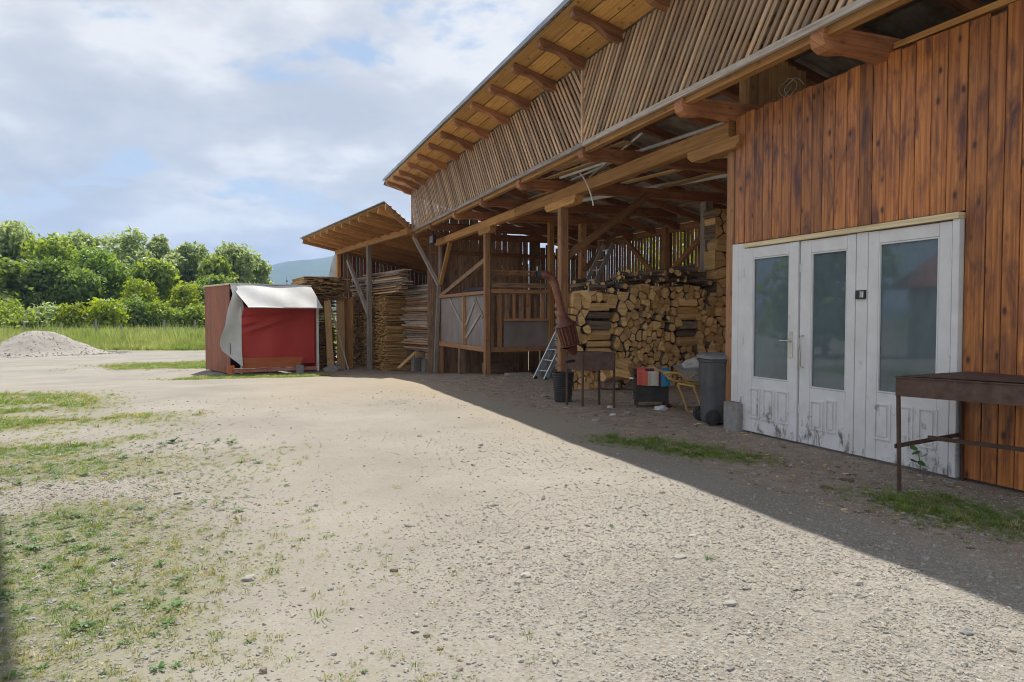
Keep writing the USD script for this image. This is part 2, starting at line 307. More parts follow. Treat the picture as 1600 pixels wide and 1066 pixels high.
# painted door: white with scuffs and flaked streaks near the foot
M['door_paint'] = usdkit.material(stage, '/World/Looks/door_paint', {
    'g': ('geometry', {}), 'sep': ('separate_xyz', {}), 'mp': ('mapping', {'scale': (1, 11, 5.5)}), 'n': ('noise_texture', {'scale': 1.0, 'detail': 8.0, 'roughness': 0.72, 'distortion': 0.6}),
    'mp2': ('mapping', {'scale': (1, 1.1, 0.9)}), 'n2': ('noise_texture', {'scale': 1.6, 'detail': 2.0}),
    'h': ('map_range', {'from_min': 0.1, 'from_max': 0.75, 'to_min': 0.045, 'to_max': -0.11, 'clamp': True}),
    'a1': ('math', {'math_type': 'add'}), 'a2': ('math', {'math_type': 'multiply_add', 'value2': 0.55}),
    'r': ('rgb_ramp', {'ramp': [(0.0, (0, 0, 0)), (0.84, (0, 0, 0)), (0.90, (0.35, 0.35, 0.35)), (0.97, (0.85, 0.85, 0.85)), (1, (1, 1, 1))]}),
    'soft': ('rgb_ramp', {'ramp': [(0.3, (0.72, 0.72, 0.72)), (0.8, (0.61, 0.60, 0.59))]}), 'n3': ('noise_texture', {'scale': 5.0, 'detail': 5.0}),
    'mx': ('mix_color', {'blend_type': 'mix', 'b': (0.16, 0.14, 0.125)}), 'p': ('principled_bsdf', {'roughness': 0.5, 'specular_ior_level': 0.35})},
    [('g.position', 'sep.vector'), ('g.position', 'mp.vector'), ('mp.vector', 'n.vector'), ('g.position', 'mp2.vector'), ('mp2.vector', 'n2.vector'), ('sep.z', 'h.value'), ('n.fac', 'a1.value1'), ('h.result', 'a1.value2'),
     ('n2.fac', 'a2.value1'), ('a1.value', 'a2.value3'), ('a2.value', 'r.fac'), ('g.position', 'n3.vector'), ('n3.fac', 'soft.fac'), ('soft.color', 'mx.a'), ('r.color', 'mx.fac'), ('mx.result', 'p.base_color')], surface='p.BSDF')
# old window pane: dusty film over clear glass
M['pane_glass'] = usdkit.material(stage, '/World/Looks/pane_glass', {
    'tc': ('geometry', {}), 'mp': ('mapping', {'scale': (1, 1.6, 0.7)}), 'n': ('noise_texture', {'scale': 2.6, 'detail': 7.0, 'roughness': 0.65}),
    'r': ('rgb_ramp', {'ramp': [(0.3, (0.45, 0.45, 0.45)), (0.7, (0.8, 0.8, 0.8))]}),
    'film': ('diffuse_bsdf', {'color': (0.10, 0.135, 0.15)}), 'tr': ('transparent_bsdf', {'color': (0.75, 0.85, 0.85)}), 'gl': ('glossy_bsdf', {'color': (0.92, 0.96, 0.97), 'roughness': 0.035}),
    'm1': ('mix_closure', {}), 'fr': ('fresnel', {'IOR': 1.62}), 'm2': ('mix_closure', {})},
    [('tc.position', 'mp.vector'), ('mp.vector', 'n.vector'), ('n.fac', 'r.fac'), ('r.color', 'm1.fac'), ('tr.BSDF', 'm1.closure1'), ('film.BSDF', 'm1.closure2'), ('fr.fac', 'm2.fac'), ('m1.closure', 'm2.closure1'), ('gl.BSDF', 'm2.closure2')], surface='m2.closure')

def leaf(name, c0, c1, trans=0.52, var=0.35, scale=0.35):
    M[name] = usdkit.material(stage, f'/World/Looks/{name}', {
        'g': ('geometry', {}), 'n': ('noise_texture', {'scale': scale, 'detail': 3.0, 'roughness': 0.7}), 'r': ('rgb_ramp', {'ramp': [(0.3, c0), (0.7, c1)]}),
        'oi': ('object_info', {}), 'tn': ('map_range', {'to_min': 1 - var * 0.5, 'to_max': 1 + var * 0.5}), 'hs': ('hsv', {}), 'hs2': ('hsv', {'hue': 0.49, 'saturation': 1.08, 'value': 1.75}),
        'd': ('diffuse_bsdf', {}), 't': ('translucent_bsdf', {}), 'gl': ('glossy_bsdf', {'color': (0.9, 0.95, 0.9), 'roughness': 0.45}), 'm': ('mix_closure', {'fac': trans}), 'm2': ('mix_closure', {'fac': 0.045})},
        [('g.position', 'n.vector'), ('n.fac', 'r.fac'), ('oi.random', 'tn.value'), ('r.color', 'hs.color'), ('tn.result', 'hs.value'), ('hs.color', 'd.color'), ('hs.color', 'hs2.color'), ('hs2.color', 't.color'),
         ('d.BSDF', 'm.closure1'), ('t.BSDF', 'm.closure2'), ('m.closure', 'm2.closure1'), ('gl.BSDF', 'm2.closure2')], surface='m2.closure'); return M[name]
leaf('leaf_mid', (0.175, 0.245, 0.03), (0.255, 0.325, 0.055))
leaf('leaf_dark', (0.13, 0.21, 0.032), (0.195, 0.275, 0.05))
leaf('leaf_pale', (0.25, 0.315, 0.12), (0.34, 0.40, 0.18))
leaf('leaf_yellow', (0.21, 0.28, 0.018), (0.29, 0.35, 0.028))
leaf('leaf_conifer', (0.018, 0.04, 0.02), (0.03, 0.055, 0.025), 0.15)
leaf('grass_green', (0.11, 0.195, 0.028), (0.20, 0.27, 0.05), 0.4, 0.5, 0.8)
leaf('grass_yellow', (0.27, 0.27, 0.07), (0.38, 0.33, 0.13), 0.4, 0.5, 0.8)
leaf('meadow_grass', (0.19, 0.27, 0.05), (0.34, 0.36, 0.13), 0.4, 0.6, 0.25)

# ------------------------------------------------------------------ the ground
def sstep(a, b, x): t = np.clip((x - a) / (b - a), 0, 1); return t * t * (3 - 2 * t)
def gh(x, y):
    x, y = np.asarray(x, float), np.asarray(y, float)
    p = np.stack([x, y, np.zeros_like(x)], -1)
    base = -0.53 * sstep(14.5, 26.0, y)
    near = 0.045 * (meshkit.fbm(p * 0.55, 3, 3) - 0.5) + 0.016 * (meshkit.fbm(p * 3.1, 2, 8) - 0.5)
    return base + near * (1 - 0.75 * sstep(5.2, 5.7, x) * (x < 14)) - 0.35 * sstep(70, 400, np.hypot(x, y))
def nz(x, y, s, seed, o=4): return meshkit.fbm(np.stack([np.asarray(x, float) * s, np.asarray(y, float) * s, np.zeros_like(np.asarray(x, float)) + 0.37], -1), o, seed)

def grass_mask(x, y):
    """How densely grass covers the ground (0..1): near-left sparse turf, left patch, patches under the eave, container foot, the meadow."""
    n = nz(x, y, 0.9, 21); n2 = nz(x, y, 0.28, 22)
    m = 0.8 * sstep(0.75, -1.0, x + 0.10 * (y - 4) + 1.2 * (n2 - 0.5)) * sstep(0.36, 0.60, n) * (y < 12)              # sparse turf on the left
    m = np.maximum(m, 0.34 * sstep(1.6, -0.5, x + 1.5 * (n2 - 0.5)) * sstep(0.45, 0.65, n) * (y < 9))
    e = ((x + 4.6) / 3.0) ** 2 + ((y - 13.2) / 3.6) ** 2 + 1.1 * (n - 0.5)
    m = np.maximum(m, 0.85 * sstep(1.15, 0.3, e) * sstep(0.30, 0.5, n))                                                                                 # green patch on the left
    e = np.hypot(((x - 4.35) * 0.87 + (y - 6.75) * 0.49) / 0.5, ((x - 4.35) * 0.49 - (y - 6.75) * 0.87) / 1.25) + 1.4 * (n - 0.5); m = np.maximum(m, 0.62 * 1.25 * sstep(1.15, 0.35, e) * sstep(0.22, 0.46, nz(x, y, 2.3, 25)))
    e = np.hypot((x - 4.85) / 0.7, (y - 3.5) / 1.1) + 1.4 * (n - 0.5); m = np.maximum(m, 0.62 * 1.25 * sstep(1.15, 0.35, e) * sstep(0.22, 0.46, nz(x, y, 2.3, 25)))
    e = np.hypot((x - 0.3) / 3.4, (y - 24.1) / 1.5) + 1.2 * (n - 0.5); m = np.maximum(m, 0.9 * sstep(1.0, 0.6, e))
    e = np.hypot((x + 1.0) / 5.5, (y - 31.5) / 3.2) + 1.0 * (n - 0.5); m = np.maximum(m, 0.8 * sstep(1.0, 0.6, e) * (y > 25))
    line = 44.0 - 0.35 * x + 3.0 * (n2 - 0.5)
    m = np.maximum(m, sstep(-2.0, 1.5, y - line) * (y > 30))
    return np.clip(m, 0, 1)

def dirt_mask(x, y):
    """Dark trodden earth by and inside the barn."""
    edge = 4.05 - 0.35 * sstep(9, 13, y) + 0.9 * (nz(x, y, 0.7, 31) - 0.5) + 0.35 * (nz(x, y, 3.0, 32) - 0.5)
    edge = edge - 0.16 * np.clip(y - 15, 0, 20)
    m = sstep(-0.15, 0.55, x - edge) * sstep(38, 33, y)
    return m

xs = np.unique(np.r_[np.geomspace(14, 4200, 34) * -1, np.arange(-14, 12.4, 0.085), np.geomspace(12.4, 4200, 34)])
ys = np.unique(np.r_[-np.geomspace(1, 600, 16), np.arange(-1, 3, 0.25), np.arange(3, 20, 0.085), np.arange(20, 36, 0.16), np.arange(36, 60, 0.5), np.geomspace(60, 5200, 40)])
GX, GY = np.meshgrid(xs, ys, indexing='ij')
GP = np.stack([GX, GY, gh(GX, GY)], -1)
M['ground'] = usdkit.material(stage, '/World/Looks/ground', {
    'ga': ('attribute', {'attribute': 'grassy'}), 'da': ('attribute', {'attribute': 'earthy'}), 'ta': ('attribute', {'attribute': 'sandy'}), 'ca': ('attribute', {'attribute': 'coarse'}),
    'g': ('geometry', {}),
    'v': ('voronoi_texture', {'scale': 62.0, 'randomness': 1.0}), 'v2': ('voronoi_texture', {'scale': 90.0, 'randomness': 1.0}),
    'nn': ('noise_texture', {'scale': 60.0, 'detail': 5.0, 'roughness': 0.7}), 'nl': ('noise_texture', {'scale': 0.55, 'detail': 6.0, 'roughness': 0.62}), 'nm': ('noise_texture', {'scale': 5.0, 'detail': 6.0, 'roughness': 0.65}),
    'vs': ('separate_color', {}), 'vs2': ('separate_color', {}),
    'peb': ('rgb_ramp', {'ramp': [(0.0, (0.206, 0.194, 0.172)), (0.2, (0.262, 0.246, 0.216)), (0.55, (0.297, 0.282, 0.251)), (0.85, (0.341, 0.329, 0.299)), (1.0, (0.253, 0.213, 0.165))]}),
    'fine': ('rgb_ramp', {'ramp': [(0.3, (0.254, 0.236, 0.208)), (0.55, (0.298, 0.281, 0.252)), (0.75, (0.327, 0.314, 0.285))]}),
    'mc': ('mix_color', {'blend_type': 'mix'}),
    'lg': ('rgb_ramp', {'ramp': [(0.3, (0.80, 0.79, 0.77)), (0.5, (0.97, 0.96, 0.94)), (0.7, (1.12, 1.11, 1.09))]}), 'ml': ('mix_color', {'blend_type': 'multiply', 'fac': 1.0}),
    'sand': ('mix_color', {'blend_type': 'mix', 'b': (0.33, 0.275, 0.20)}),
    'er': ('rgb_ramp', {'ramp': [(0.3, (0.239, 0.182, 0.138)), (0.5, (0.323, 0.255, 0.194)), (0.7, (0.420, 0.355, 0.282))]}), 'me': ('mix_color', {'blend_type': 'mix'}),
    'gf': ('math', {'math_type': 'multiply_add', 'value2': 1.3, 'value3': -0.80}), 'gs': ('math', {'math_type': 'multiply_add', 'value2': 1.6}), 'gc': ('math', {'math_type': 'multiply', 'use_clamp': True, 'value2': 0.5}),
    'gcol': ('rgb_ramp', {'ramp': [(0.35, (0.094, 0.132, 0.028)), (0.65, (0.209, 0.209, 0.066))]}), 'mg': ('mix_color', {'blend_type': 'mix'}),
    'hb': ('math', {'math_type': 'multiply'}), 'hn': ('math', {'math_type': 'multiply_add', 'value2': 0.5}), 'b': ('bump', {'strength': 0.55, 'distance': 0.012}),
    'p': ('principled_bsdf', {'roughness': 0.95, 'specular_ior_level': 0.15})},
    [('g.position', 'v.vector'), ('g.position', 'v2.vector'), ('g.position', 'nn.vector'), ('g.position', 'nl.vector'), ('g.position', 'nm.vector'), ('v.color', 'vs.color'), ('vs.r', 'peb.fac'), ('nn.fac', 'fine.fac'),
     ('fine.color', 'mc.a'), ('peb.color', 'mc.b'), ('ca.fac', 'mc.fac'), ('nl.fac', 'lg.fac'), ('mc.result', 'ml.a'), ('lg.color', 'ml.b'), ('ml.result', 'sand.a'), ('ta.fac', 'sand.fac'),
     ('nm.fac', 'er.fac'), ('sand.result', 'me.a'), ('er.color', 'me.b'), ('da.fac', 'me.fac'),
     ('nm.fac', 'gf.value1'), ('ga.fac', 'gs.value1'), ('gf.value', 'gs.value3'), ('gs.value', 'gc.value1'), ('nm.fac', 'gcol.fac'), ('me.result', 'mg.a'), ('gcol.color', 'mg.b'), ('gc.value', 'mg.fac'), ('mg.result', 'p.base_color'),
     ('v.distance', 'hb.value1'), ('ca.fac', 'hb.value2'), ('nn.fac', 'hn.value1'), ('hb.value', 'hn.value3'), ('hn.value', 'b.height'), ('b.normal', 'p.normal')], surface='p.BSDF')
gpath = structure('ground', grid(GP), M['ground'], smooth=True)
gprim = UsdGeom.PrimvarsAPI(stage.GetPrimAtPath(gpath))
fx, fy = GX.ravel(), GY.ravel()
coarse = np.clip(0.25 + 0.75 * sstep(6.0, 3.0, fy) * sstep(0.2, 2.0, fx) + 0.6 * sstep(-0.2, -2.0, fx) * sstep(12, 7, fy) + 0.5 * (nz(fx, fy, 0.5, 41) - 0.5), 0, 1)
sandy = np.clip(0.6 * sstep(2.2, 4.1, fx + 0.8 * (nz(fx, fy, 0.5, 51) - 0.5)) * sstep(4.5, 9, fy) + 0.5 * sstep(-1.5, 1, fx - 0.03 * fy) * sstep(10.5, 14, fy) * sstep(30, 22, fy) + 0.05, 0, 1) * (1 - 0.5 * sstep(20, 40, fy))
for nm, arr in (('grassy', grass_mask(fx, fy)), ('earthy', dirt_mask(fx, fy)), ('sandy', sandy), ('coarse', coarse)):
    gprim.CreatePrimvar(nm, T.FloatArray, 'vertex').Set(Vt.FloatArray.FromNumpy(arr.astype(np.float32)))

# ------------------------------------------------------------------ the barn
XW = 5.95                      # front plane of posts and plank wall; the jetty stands out to x = 5.15
barn = thing('timber_barn', 'long brown timber barn with slatted overhanging loft and planked room', 'barn', (XW, 12, 0))
G = lambda x, y: float(gh(x, y))
z_soffit = lambda x: 5.54 + 0.28 * (5.15 - x)

# posts
for (x, y, w, zt, m, lab) in [(5.95, 12.75, 0.17, 3.6, 'post_wood', None), (5.95, 17.42, 0.15, 3.62, 'post_wood', None), (7.78, 17.45, 0.15, 3.98, 'beam_pine', None),
                         (8.75, 17.5, 0.18, 4.0, 'post_wood', None), (9.62, 13.12, 0.20, 4.0, 'grey_wood', 'weathered grey post'), (10.85, 16.6, 0.16, 3.9, 'post_wood', None), (10.85, 20.4, 0.16, 3.9, 'post_wood', None), (6.02, 22.26, 0.14, 3.75, 'post_wood', None), (6.05, 7.66, 0.14, 3.75, 'post_wood', None)]:
    part(barn, 'post', beam((x, y, G(x, y) - 0.1), (x, y, zt), w, w, (0, 1, 0), 0.012), M[m], lab)
# grey corner post with its three struts
gz0 = G(5.5, 22.1)
part(barn, 'post', beam((5.80, 22.2, gz0 - 0.1), (5.93, 22.15, 2.55), 0.12, 0.12, (0, 1, 0), 0.01), M['grey_wood'], 'leaning grey corner post')
part(barn, 'strut', beam((5.93, 22.15, 2.45), (5.16, 22.4, 4.02), 0.11, 0.13, (0, 1, 0), 0.01), M['grey_wood'])
part(barn, 'strut', beam((5.95, 22.15, 2.45), (5.97, 22.1, 3.76), 0.09, 0.09, (0, 1, 0), 0.01), M['grey_wood'])
part(barn, 'strut', beam((5.96, 22.1, 2.5), (5.97, 20.95, 3.76), 0.10, 0.12, (1, 0, 0), 0.01), M['beam_pine'])
# long beam on the posts and its bolsters
part(barn, 'long_beam', beam((5.95, 7.55, 3.86), (5.95, 15.2, 3.85), 0.18, 0.21, (0, 0, 1), 0.015), M['beam_pine'])
part(barn, 'long_beam', beam((5.95, 15.204, 3.85), (5.95, 22.45, 3.85), 0.18, 0.20, (0, 0, 1), 0.015), M['beam_pine'])
for y, hl in ((12.75, 0.72), (17.42, 0.5), (7.9, 0.55)):
    pr = [(-hl, 0.15), (-hl, 0.07), (-hl + 0.10, 0.0), (hl - 0.10, 0.0), (hl, 0.07), (hl, 0.15)]
    part(barn, 'bolster', plate(pr, (5.95, y, 3.60), (0, 1, 0), (0, 0, 1), 0.17), M['beam_pine'])
# tie beams with rounded noses
for y in (2.9, 5.3, 7.58, 10.33, 13.12, 15.48, 17.68, 20.2, 22.3):
    e = 10.4
    nose = [(5.19, 4.19), (5.125, 4.165), (5.11, 4.09), (5.14, 4.015), (5.21, 3.975), (5.33, 3.975), (5.5, 4.005), (5.72, 4.0), (5.92, 3.965), (6.2, 3.985), (e, 3.985), (e, 4.19)]
    part(barn, 'tie_beam', plate([(x, z) for x, z in nose], (0, y, 0), (1, 0, 0), (0, 0, 1), 0.17), M['tie_beam_wood'])
# knee braces inside
for p0, p1, w, m in [((6.0, 12.78, 2.62), (8.0, 12.98, 3.98), 0.13, 'post_wood'), ((5.95, 21.9, 2.12), (6.06, 17.5, 3.02), 0.13, 'old_board'), ((10.75, 14.4, 3.7), (10.75, 16.5, 2.5), 0.12, 'post_wood'), ((10.75, 18.6, 3.75), (10.75, 16.7, 2.4), 0.12, 'post_wood'), ((8.75, 17.4, 2.7), (9.9, 17.4, 3.95), 0.12, 'post_wood')]:
    part(barn, 'brace', beam(p0, p1, w, w * 0.9, (0, 1, 0) if abs(p1[0] - p0[0]) > 0.5 else (1, 0, 0), 0.01), M[m])
# rafters, their shaped tails, soffit boards, purlins, corrugated roof
raf_y = [22.55, 21.6, 20.75, 19.6, 18.45, 17.22, 16.05, 14.92, 13.68, 12.55, 11.36, 10.21, 9.03, 7.85, 6.67, 5.5, 4.3, 3.1, 1.9]
d = unit([-1, 0, 0.28]); nrm_ = np.array([d[2], 0, -d[0]])
for y in raf_y:
    L = 0.86
    tail = [(-0.55, 0), (-0.55, -0.15), (0.0, -0.155), (0.12, -0.17), (0.22, -0.165), (0.34, -0.12), (0.50, -0.085), (0.64, -0.10), (0.74, -0.125), (0.80, -0.115), (0.835, -0.07), (0.835, 0)]
    part(barn, 'rafter_tail', plate(tail, (5.15, y, z_soffit(5.15) - 0.004), d, np.cross(np.cross(d, [0, 0, 1]), d), 0.13), M['tie_beam_wood'])
    part(barn, 'rafter', beam((5.75, y, z_soffit(5.75) - 0.09), (11.3, y, z_soffit(11.3) - 0.09), 0.12, 0.15, (0, 0, 1)), M['tie_beam_wood'])
w_b = 0.285
for k in range(3):
    x1 = 5.15 - k * w_b; x0 = x1 - w_b + 0.006; cuts = [0.5] + sorted(rnd.sample(raf_y[1:-1], 4)) + [22.75]
    for a, b in zip(cuts[:-1], cuts[1:]):
        if b - a < 0.3: continue
        xm = (x0 + x1) / 2; zz = z_soffit(xm) + 0.012 + rnd.uniform(-0.002, 0.003)
        part(barn, 'soffit_board', prism(rect(w_b - 0.008, 0.022), (xm, a + 0.002, zz), (xm, b - 0.002, zz), np.array([0.28, 0, 1])), M['soffit_pine'])
yy = np.arange(0.5, 22.85, 0.05); xx = np.array([4.27, 11.5]); wave = 0.017 * np.sin(yy * 2 * np.pi / 0.2)
P = np.stack([np.broadcast_to(xx[:, None], (2, len(yy))), np.broadcast_to(yy[None], (2, len(yy))), z_soffit(xx)[:, None] + 0.075 + wave[None]], -1)
part(barn, 'roof_sheet', grid(P, np.stack([P[..., 0], P[..., 1]], -1)), M['corrugated_underside'], smooth=True)
part(barn, 'eave_flashing', beam((4.262, 0.5, z_soffit(4.27) + 0.062), (4.262, 22.86, z_soffit(4.27) + 0.062), 0.012, 0.075), M['roof_metal'])
part(barn, 'verge_board', beam((4.30, 22.83, z_soffit(4.30) + 0.0), (11.4, 22.83, z_soffit(11.4) + 0.0), 0.03, 0.17), M['grey_wood'])
for x in (5.6, 6.35, 7.1, 7.85, 8.6, 9.35, 10.1, 10.85):
    part(barn, 'purlin', beam((x, 0.8, z_soffit(x) + 0.018), (x, 22.7, z_soffit(x) + 0.018), 0.09, 0.055), M['old_board'])
# the slatted loft front
Z0, Z1, PX = 4.215, 5.43, 5.15
part(barn, 'slat_rail', beam((PX - 0.035, 1.0, 4.205), (PX - 0.035, 10.2, 4.205), 0.05, 0.075), M['grey_wood'])
part(barn, 'slat_rail', beam((PX - 0.035, 10.204, 4.205), (PX - 0.035, 22.5, 4.205), 0.05, 0.075), M['grey_wood'])
part(barn, 'loft_sill', beam((PX + 0.06, 1.0, 4.17), (PX + 0.06, 22.48, 4.17), 0.10, 0.15), M['beam_pine'])
part(barn, 'loft_plate', beam((PX + 0.06, 1.0, 5.30), (PX + 0.06, 22.48, 5.30), 0.10, 0.12), M['tie_beam_wood'])
part(barn, 'panel_edge', beam((PX - 0.03, 10.24, 4.24), (PX - 0.03, 10.24, 5.42), 0.05, 0.05, (0, 1, 0)), M['slat_wood'])
part(barn, 'panel_edge', beam((PX - 0.02, 22.5, 4.24), (PX - 0.02, 22.5, 5.5), 0.05, 0.05, (0, 1, 0)), M['slat_wood'])
def slat(yb, yt, lo, hi):
    a, b = np.array([yb, Z0]), np.array([yt, Z1 + 0.06]); dd = b - a
    t0, t1 = 0.0, 1.0
    for lim in (lo, hi):
        if abs(dd[0]) < 1e-6: continue
        t = (lim - a[0]) / dd[0]
        if (lim == lo) == (dd[0] > 0): t0 = max(t0, t)
        else: t1 = min(t1, t)
    if t1 <= 0 or t0 >= 1 or t1 - t0 < 0.06: return
    p, q = a + dd * t0, a + dd * t1; ox = rnd.uniform(-0.004, 0.004)
    cut = dict(cut0=p[1] if t0 <= 0 else None, cut1=q[1] if t1 >= 1 else None)
    part(barn, 'slat', prism(rect(0.056 + rnd.uniform(-0.005, 0.005), 0.018), (PX - 0.022 + ox, p[0], p[1]), (PX - 0.022 + ox, q[0], q[1]), (1, 0, 0), **cut), M['slat_wood'])
LEAN = 0.98
for y in np.arange(10.27 - 1.2, 22.5, 0.138): slat(y, y + LEAN, 10.27, 22.47) if y + LEAN > 10.3 else None
for y in np.arange(2.2, 10.2 + 1.2, 0.138): slat(y, y - LEAN, 0.9, 10.21) if y - LEAN < 10.15 else None

# end wall (far gable) and back wall of upright boards with gaps
x = 5.62
while x < 11.0:
    w = rnd.uniform(0.14, 0.21); g = rnd.uniform(0.004, 0.018) + (rnd.random() < 0.18) * 0.03; zt = z_soffit(x + w) - 0.25 - (rnd.random() < 0.25) * rnd.uniform(0, 0.25)
    part(barn, 'gable_board', beam((x + w / 2, 22.45 + rnd.uniform(-0.006, 0.006), G(x, 22.4) - 0.05), (x + w / 2 + rnd.uniform(-0.01, 0.01), 22.45, zt), w, 0.022, (0, 1, 0)), M['old_board']); x += w + g
part(barn, 'rail', beam((5.7, 22.38, 3.55), (11.0, 22.38, 3.5), 0.05, 0.12), M['tie_beam_wood'])
y = 7.75
while y < 22.4:
    w = rnd.uniform(0.095, 0.13); g = rnd.uniform(0.045, 0.06)
    part(barn, 'back_slat', beam((11.02, y + w / 2, 0.02 - 0.5 * (y > 20)), (11.02, y + w / 2 + rnd.uniform(-0.01, 0.01), z_soffit(11.02) - 0.1), w, 0.022, (1, 0, 0)), M['old_board']); y += w + g
part(barn, 'back_plate', beam((10.93, 7.8, 3.82), (10.93, 22.4, 3.82), 0.12, 0.16), M['post_wood'])
part(barn, 'rail', beam((10.97, 7.8, 2.2), (10.97, 22.4, 2.2), 0.06, 0.12), M['post_wood'])

# raised crib between the posts: frame, sheets, struts
cz0, cz1, cy0, cy1 = 0.56, 2.12, 17.42, 22.0
part(barn, 'crib_rail', beam((5.93, cy0 + 0.08, cz0 + 0.03), (5.93, cy1, cz0 + 0.03), 0.10, 0.13), M['post_wood'])
part(barn, 'crib_rail', beam((5.93, cy0 + 0.08, cz1 - 0.03), (5.93, cy1, cz1 - 0.03), 0.09, 0.09), M['post_wood'])
part(barn, 'crib_rail', beam((6.04, cy0, cz0 + 0.03), (8.6, cy0, cz0 + 0.03), 0.10, 0.13), M['post_wood'])
part(barn, 'crib_rail', beam((6.04, cy0, cz1 + 0.0), (8.6, cy0, cz1 + 0.0), 0.08, 0.10), M['post_wood'])
part(barn, 'crib_rail', beam((6.04, cy0 + 0.01, cz1 + 0.16), (8.6, cy0 + 0.01, cz1 + 0.16), 0.05, 0.12), M['old_board'])
part(barn, 'crib_stile', beam((5.915, 19.35, cz0 + 0.1), (5.915, 19.35, cz1 - 0.08), 0.08, 0.07, (0, 1, 0)), M['post_wood'])
for a, b in ((cy0 + 0.09, 18.35), (18.355, 19.3), (19.4, 20.7), (20.705, cy1)):
    part(barn, 'crib_sheet', beam((5.965, a, 1.33), (5.965, b, 1.33), 0.012, 1.40), M['grey_sheet'])
part(barn, 'crib_floor', box(5.98, 10.9, cy0 + 0.06, cy1, cz0, cz0 + 0.05), M['old_board'])
for p, q in (((5.945, 21.0, 2.0), (5.945, 19.45, 1.1)), ((5.945, 19.28, 0.85), (5.945, 17.95, 1.55)), ((5.945, 19.28, 1.2), (5.945, 18.4, 1.9)), ((5.945, 18.42, 1.92), (5.945, 17.75, 1.45))):
    part(barn, 'crib_batten', beam(p, q, 0.11, 0.022, (1, 0, 0)), M['grey_wood'])
part(barn, 'crib_sheet', beam((6.42, cy0 + 0.02, 0.98), (8.1, cy0 + 0.02, 0.98), 0.012, 0.72), M['grey_sheet'])
part(barn, 'crib_rail', beam((6.42, cy0, 1.37), (7.95, cy0, 1.37), 0.05, 0.07), M['post_wood'])
for k, x in enumerate(np.arange(6.1, 8.2, 0.205)):
    part(barn, 'crib_board', beam((x, cy0 + 0.035, 1.4 if 6.4 < x < 7.95 else 0.63), (x + 0.005, cy0 + 0.035, 2.08), 0.125 if k % 3 else 0.07, 0.02, (0, 1, 0)), M['post_wood' if k % 2 else 'old_board'])
part(barn, 'crib_post', beam((7.93, cy0 - 0.01, 1.34), (7.93, cy0 - 0.01, 2.07), 0.07, 0.05, (0, 1, 0)), M['beam_pine'])
for k, x in enumerate(np.arange(6.15, 7.75, 0.062)):                                             # slanting laths of the trellis band
    part(barn, 'trellis_lath', beam((x, cy0 + 0.04, 2.545), (x + 0.10, cy0 + 0.04, 2.655), 0.022, 0.014, (0, 1, 0)), M['post_wood'])
part(barn, 'trellis_rail', beam((6.06, cy0 + 0.055, 2.54), (7.75, cy0 + 0.055, 2.54), 0.02, 0.03), M['post_wood'])
part(barn, 'trellis_rail', beam((6.06, cy0 + 0.055, 2.66), (7.75, cy0 + 0.055, 2.66), 0.02, 0.03), M['post_wood'])
for x, y in ((7.8, 17.5), (8.8, 19.8), (5.97, 19.8), (7.4, 21.5)):
    part(barn, 'crib_stump', beam((x, y, G(x, y) - 0.05), (x, y, cz0 - 0.002), 0.16, 0.16, (0, 1, 0)), M['old_board'])

# planked room: backing, boards, door set
edges = [7.503, 7.313, 7.147, 6.987, 6.825, 6.668, 6.513, 6.352, 6.198, 6.042, 5.873, 5.714, 5.552, 5.389, 5.226, 5.071, 4.91, 4.744, 4.585, 4.398]
for a, b in zip(edges[:-1], edges[1:]):
    zt = 4.02 + rnd.uniform(-0.012, 0.012) + (-0.012 if a > 6 else 0)
    part(barn, 'wall_plank', beam((XW + rnd.uniform(-0.003, 0.003), (a + b) / 2, 2.385), (XW + rnd.uniform(-0.003, 0.003), (a + b) / 2, zt), a - b - 0.007, 0.024, (1, 0, 0), 0.0035), M['varnished_plank'])
e2 = [4.394, 4.208, 4.063, 3.922, 3.775, 3.62, 3.46, 3.32, 3.16, 3.0, 2.84, 2.68, 2.52, 2.36, 2.2, 2.04, 1.88]
for i, (a, b) in enumerate(zip(e2[:-1], e2[1:])):
    zt = [4.01, 3.99, 4.03, 4.02, 4.05][i % 5] + rnd.uniform(-0.01, 0.01)
    part(barn, 'wall_plank', beam((XW + rnd.uniform(-0.003, 0.003), (a + b) / 2, 0.03), (XW + rnd.uniform(-0.003, 0.003), (a + b) / 2, zt), a - b - 0.009, 0.024, (1, 0, 0), 0.0035), M['varnished_plank'])
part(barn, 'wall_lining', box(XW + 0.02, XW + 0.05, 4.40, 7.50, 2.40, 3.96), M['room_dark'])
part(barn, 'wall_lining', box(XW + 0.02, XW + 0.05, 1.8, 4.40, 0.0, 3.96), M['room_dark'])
part(barn, 'wall_head', beam((XW + 0.10, 1.8, 3.93), (XW + 0.10, 7.5, 3.93), 0.12, 0.14), M['beam_pine'])
part(barn, 'wall_head', beam((XW + 0.06, 1.8, 4.06), (XW + 0.06, 5.2, 4.10), 0.05, 0.06), M['beam_pine'])
y = 7.62
for k, x in enumerate(np.arange(6.09, 11.0, 0.155)):
    part(barn, 'side_board', beam((x + 0.075, y + 0.01 * (k % 2), 0.02), (x + 0.075, y + 0.01 * (k % 2), z_soffit(x + 0.15) - 0.2 if x < 7.1 or x > 7.9 else 3.95), 0.15, 0.02, (0, 1, 0)), M['partition_pine'])
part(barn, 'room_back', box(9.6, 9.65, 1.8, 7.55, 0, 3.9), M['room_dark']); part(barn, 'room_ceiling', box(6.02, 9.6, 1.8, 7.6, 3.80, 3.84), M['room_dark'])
part(barn, 'room_floor', box(6.0, 9.6, 1.8, 7.6, -0.05, 0.02), M['concrete'])
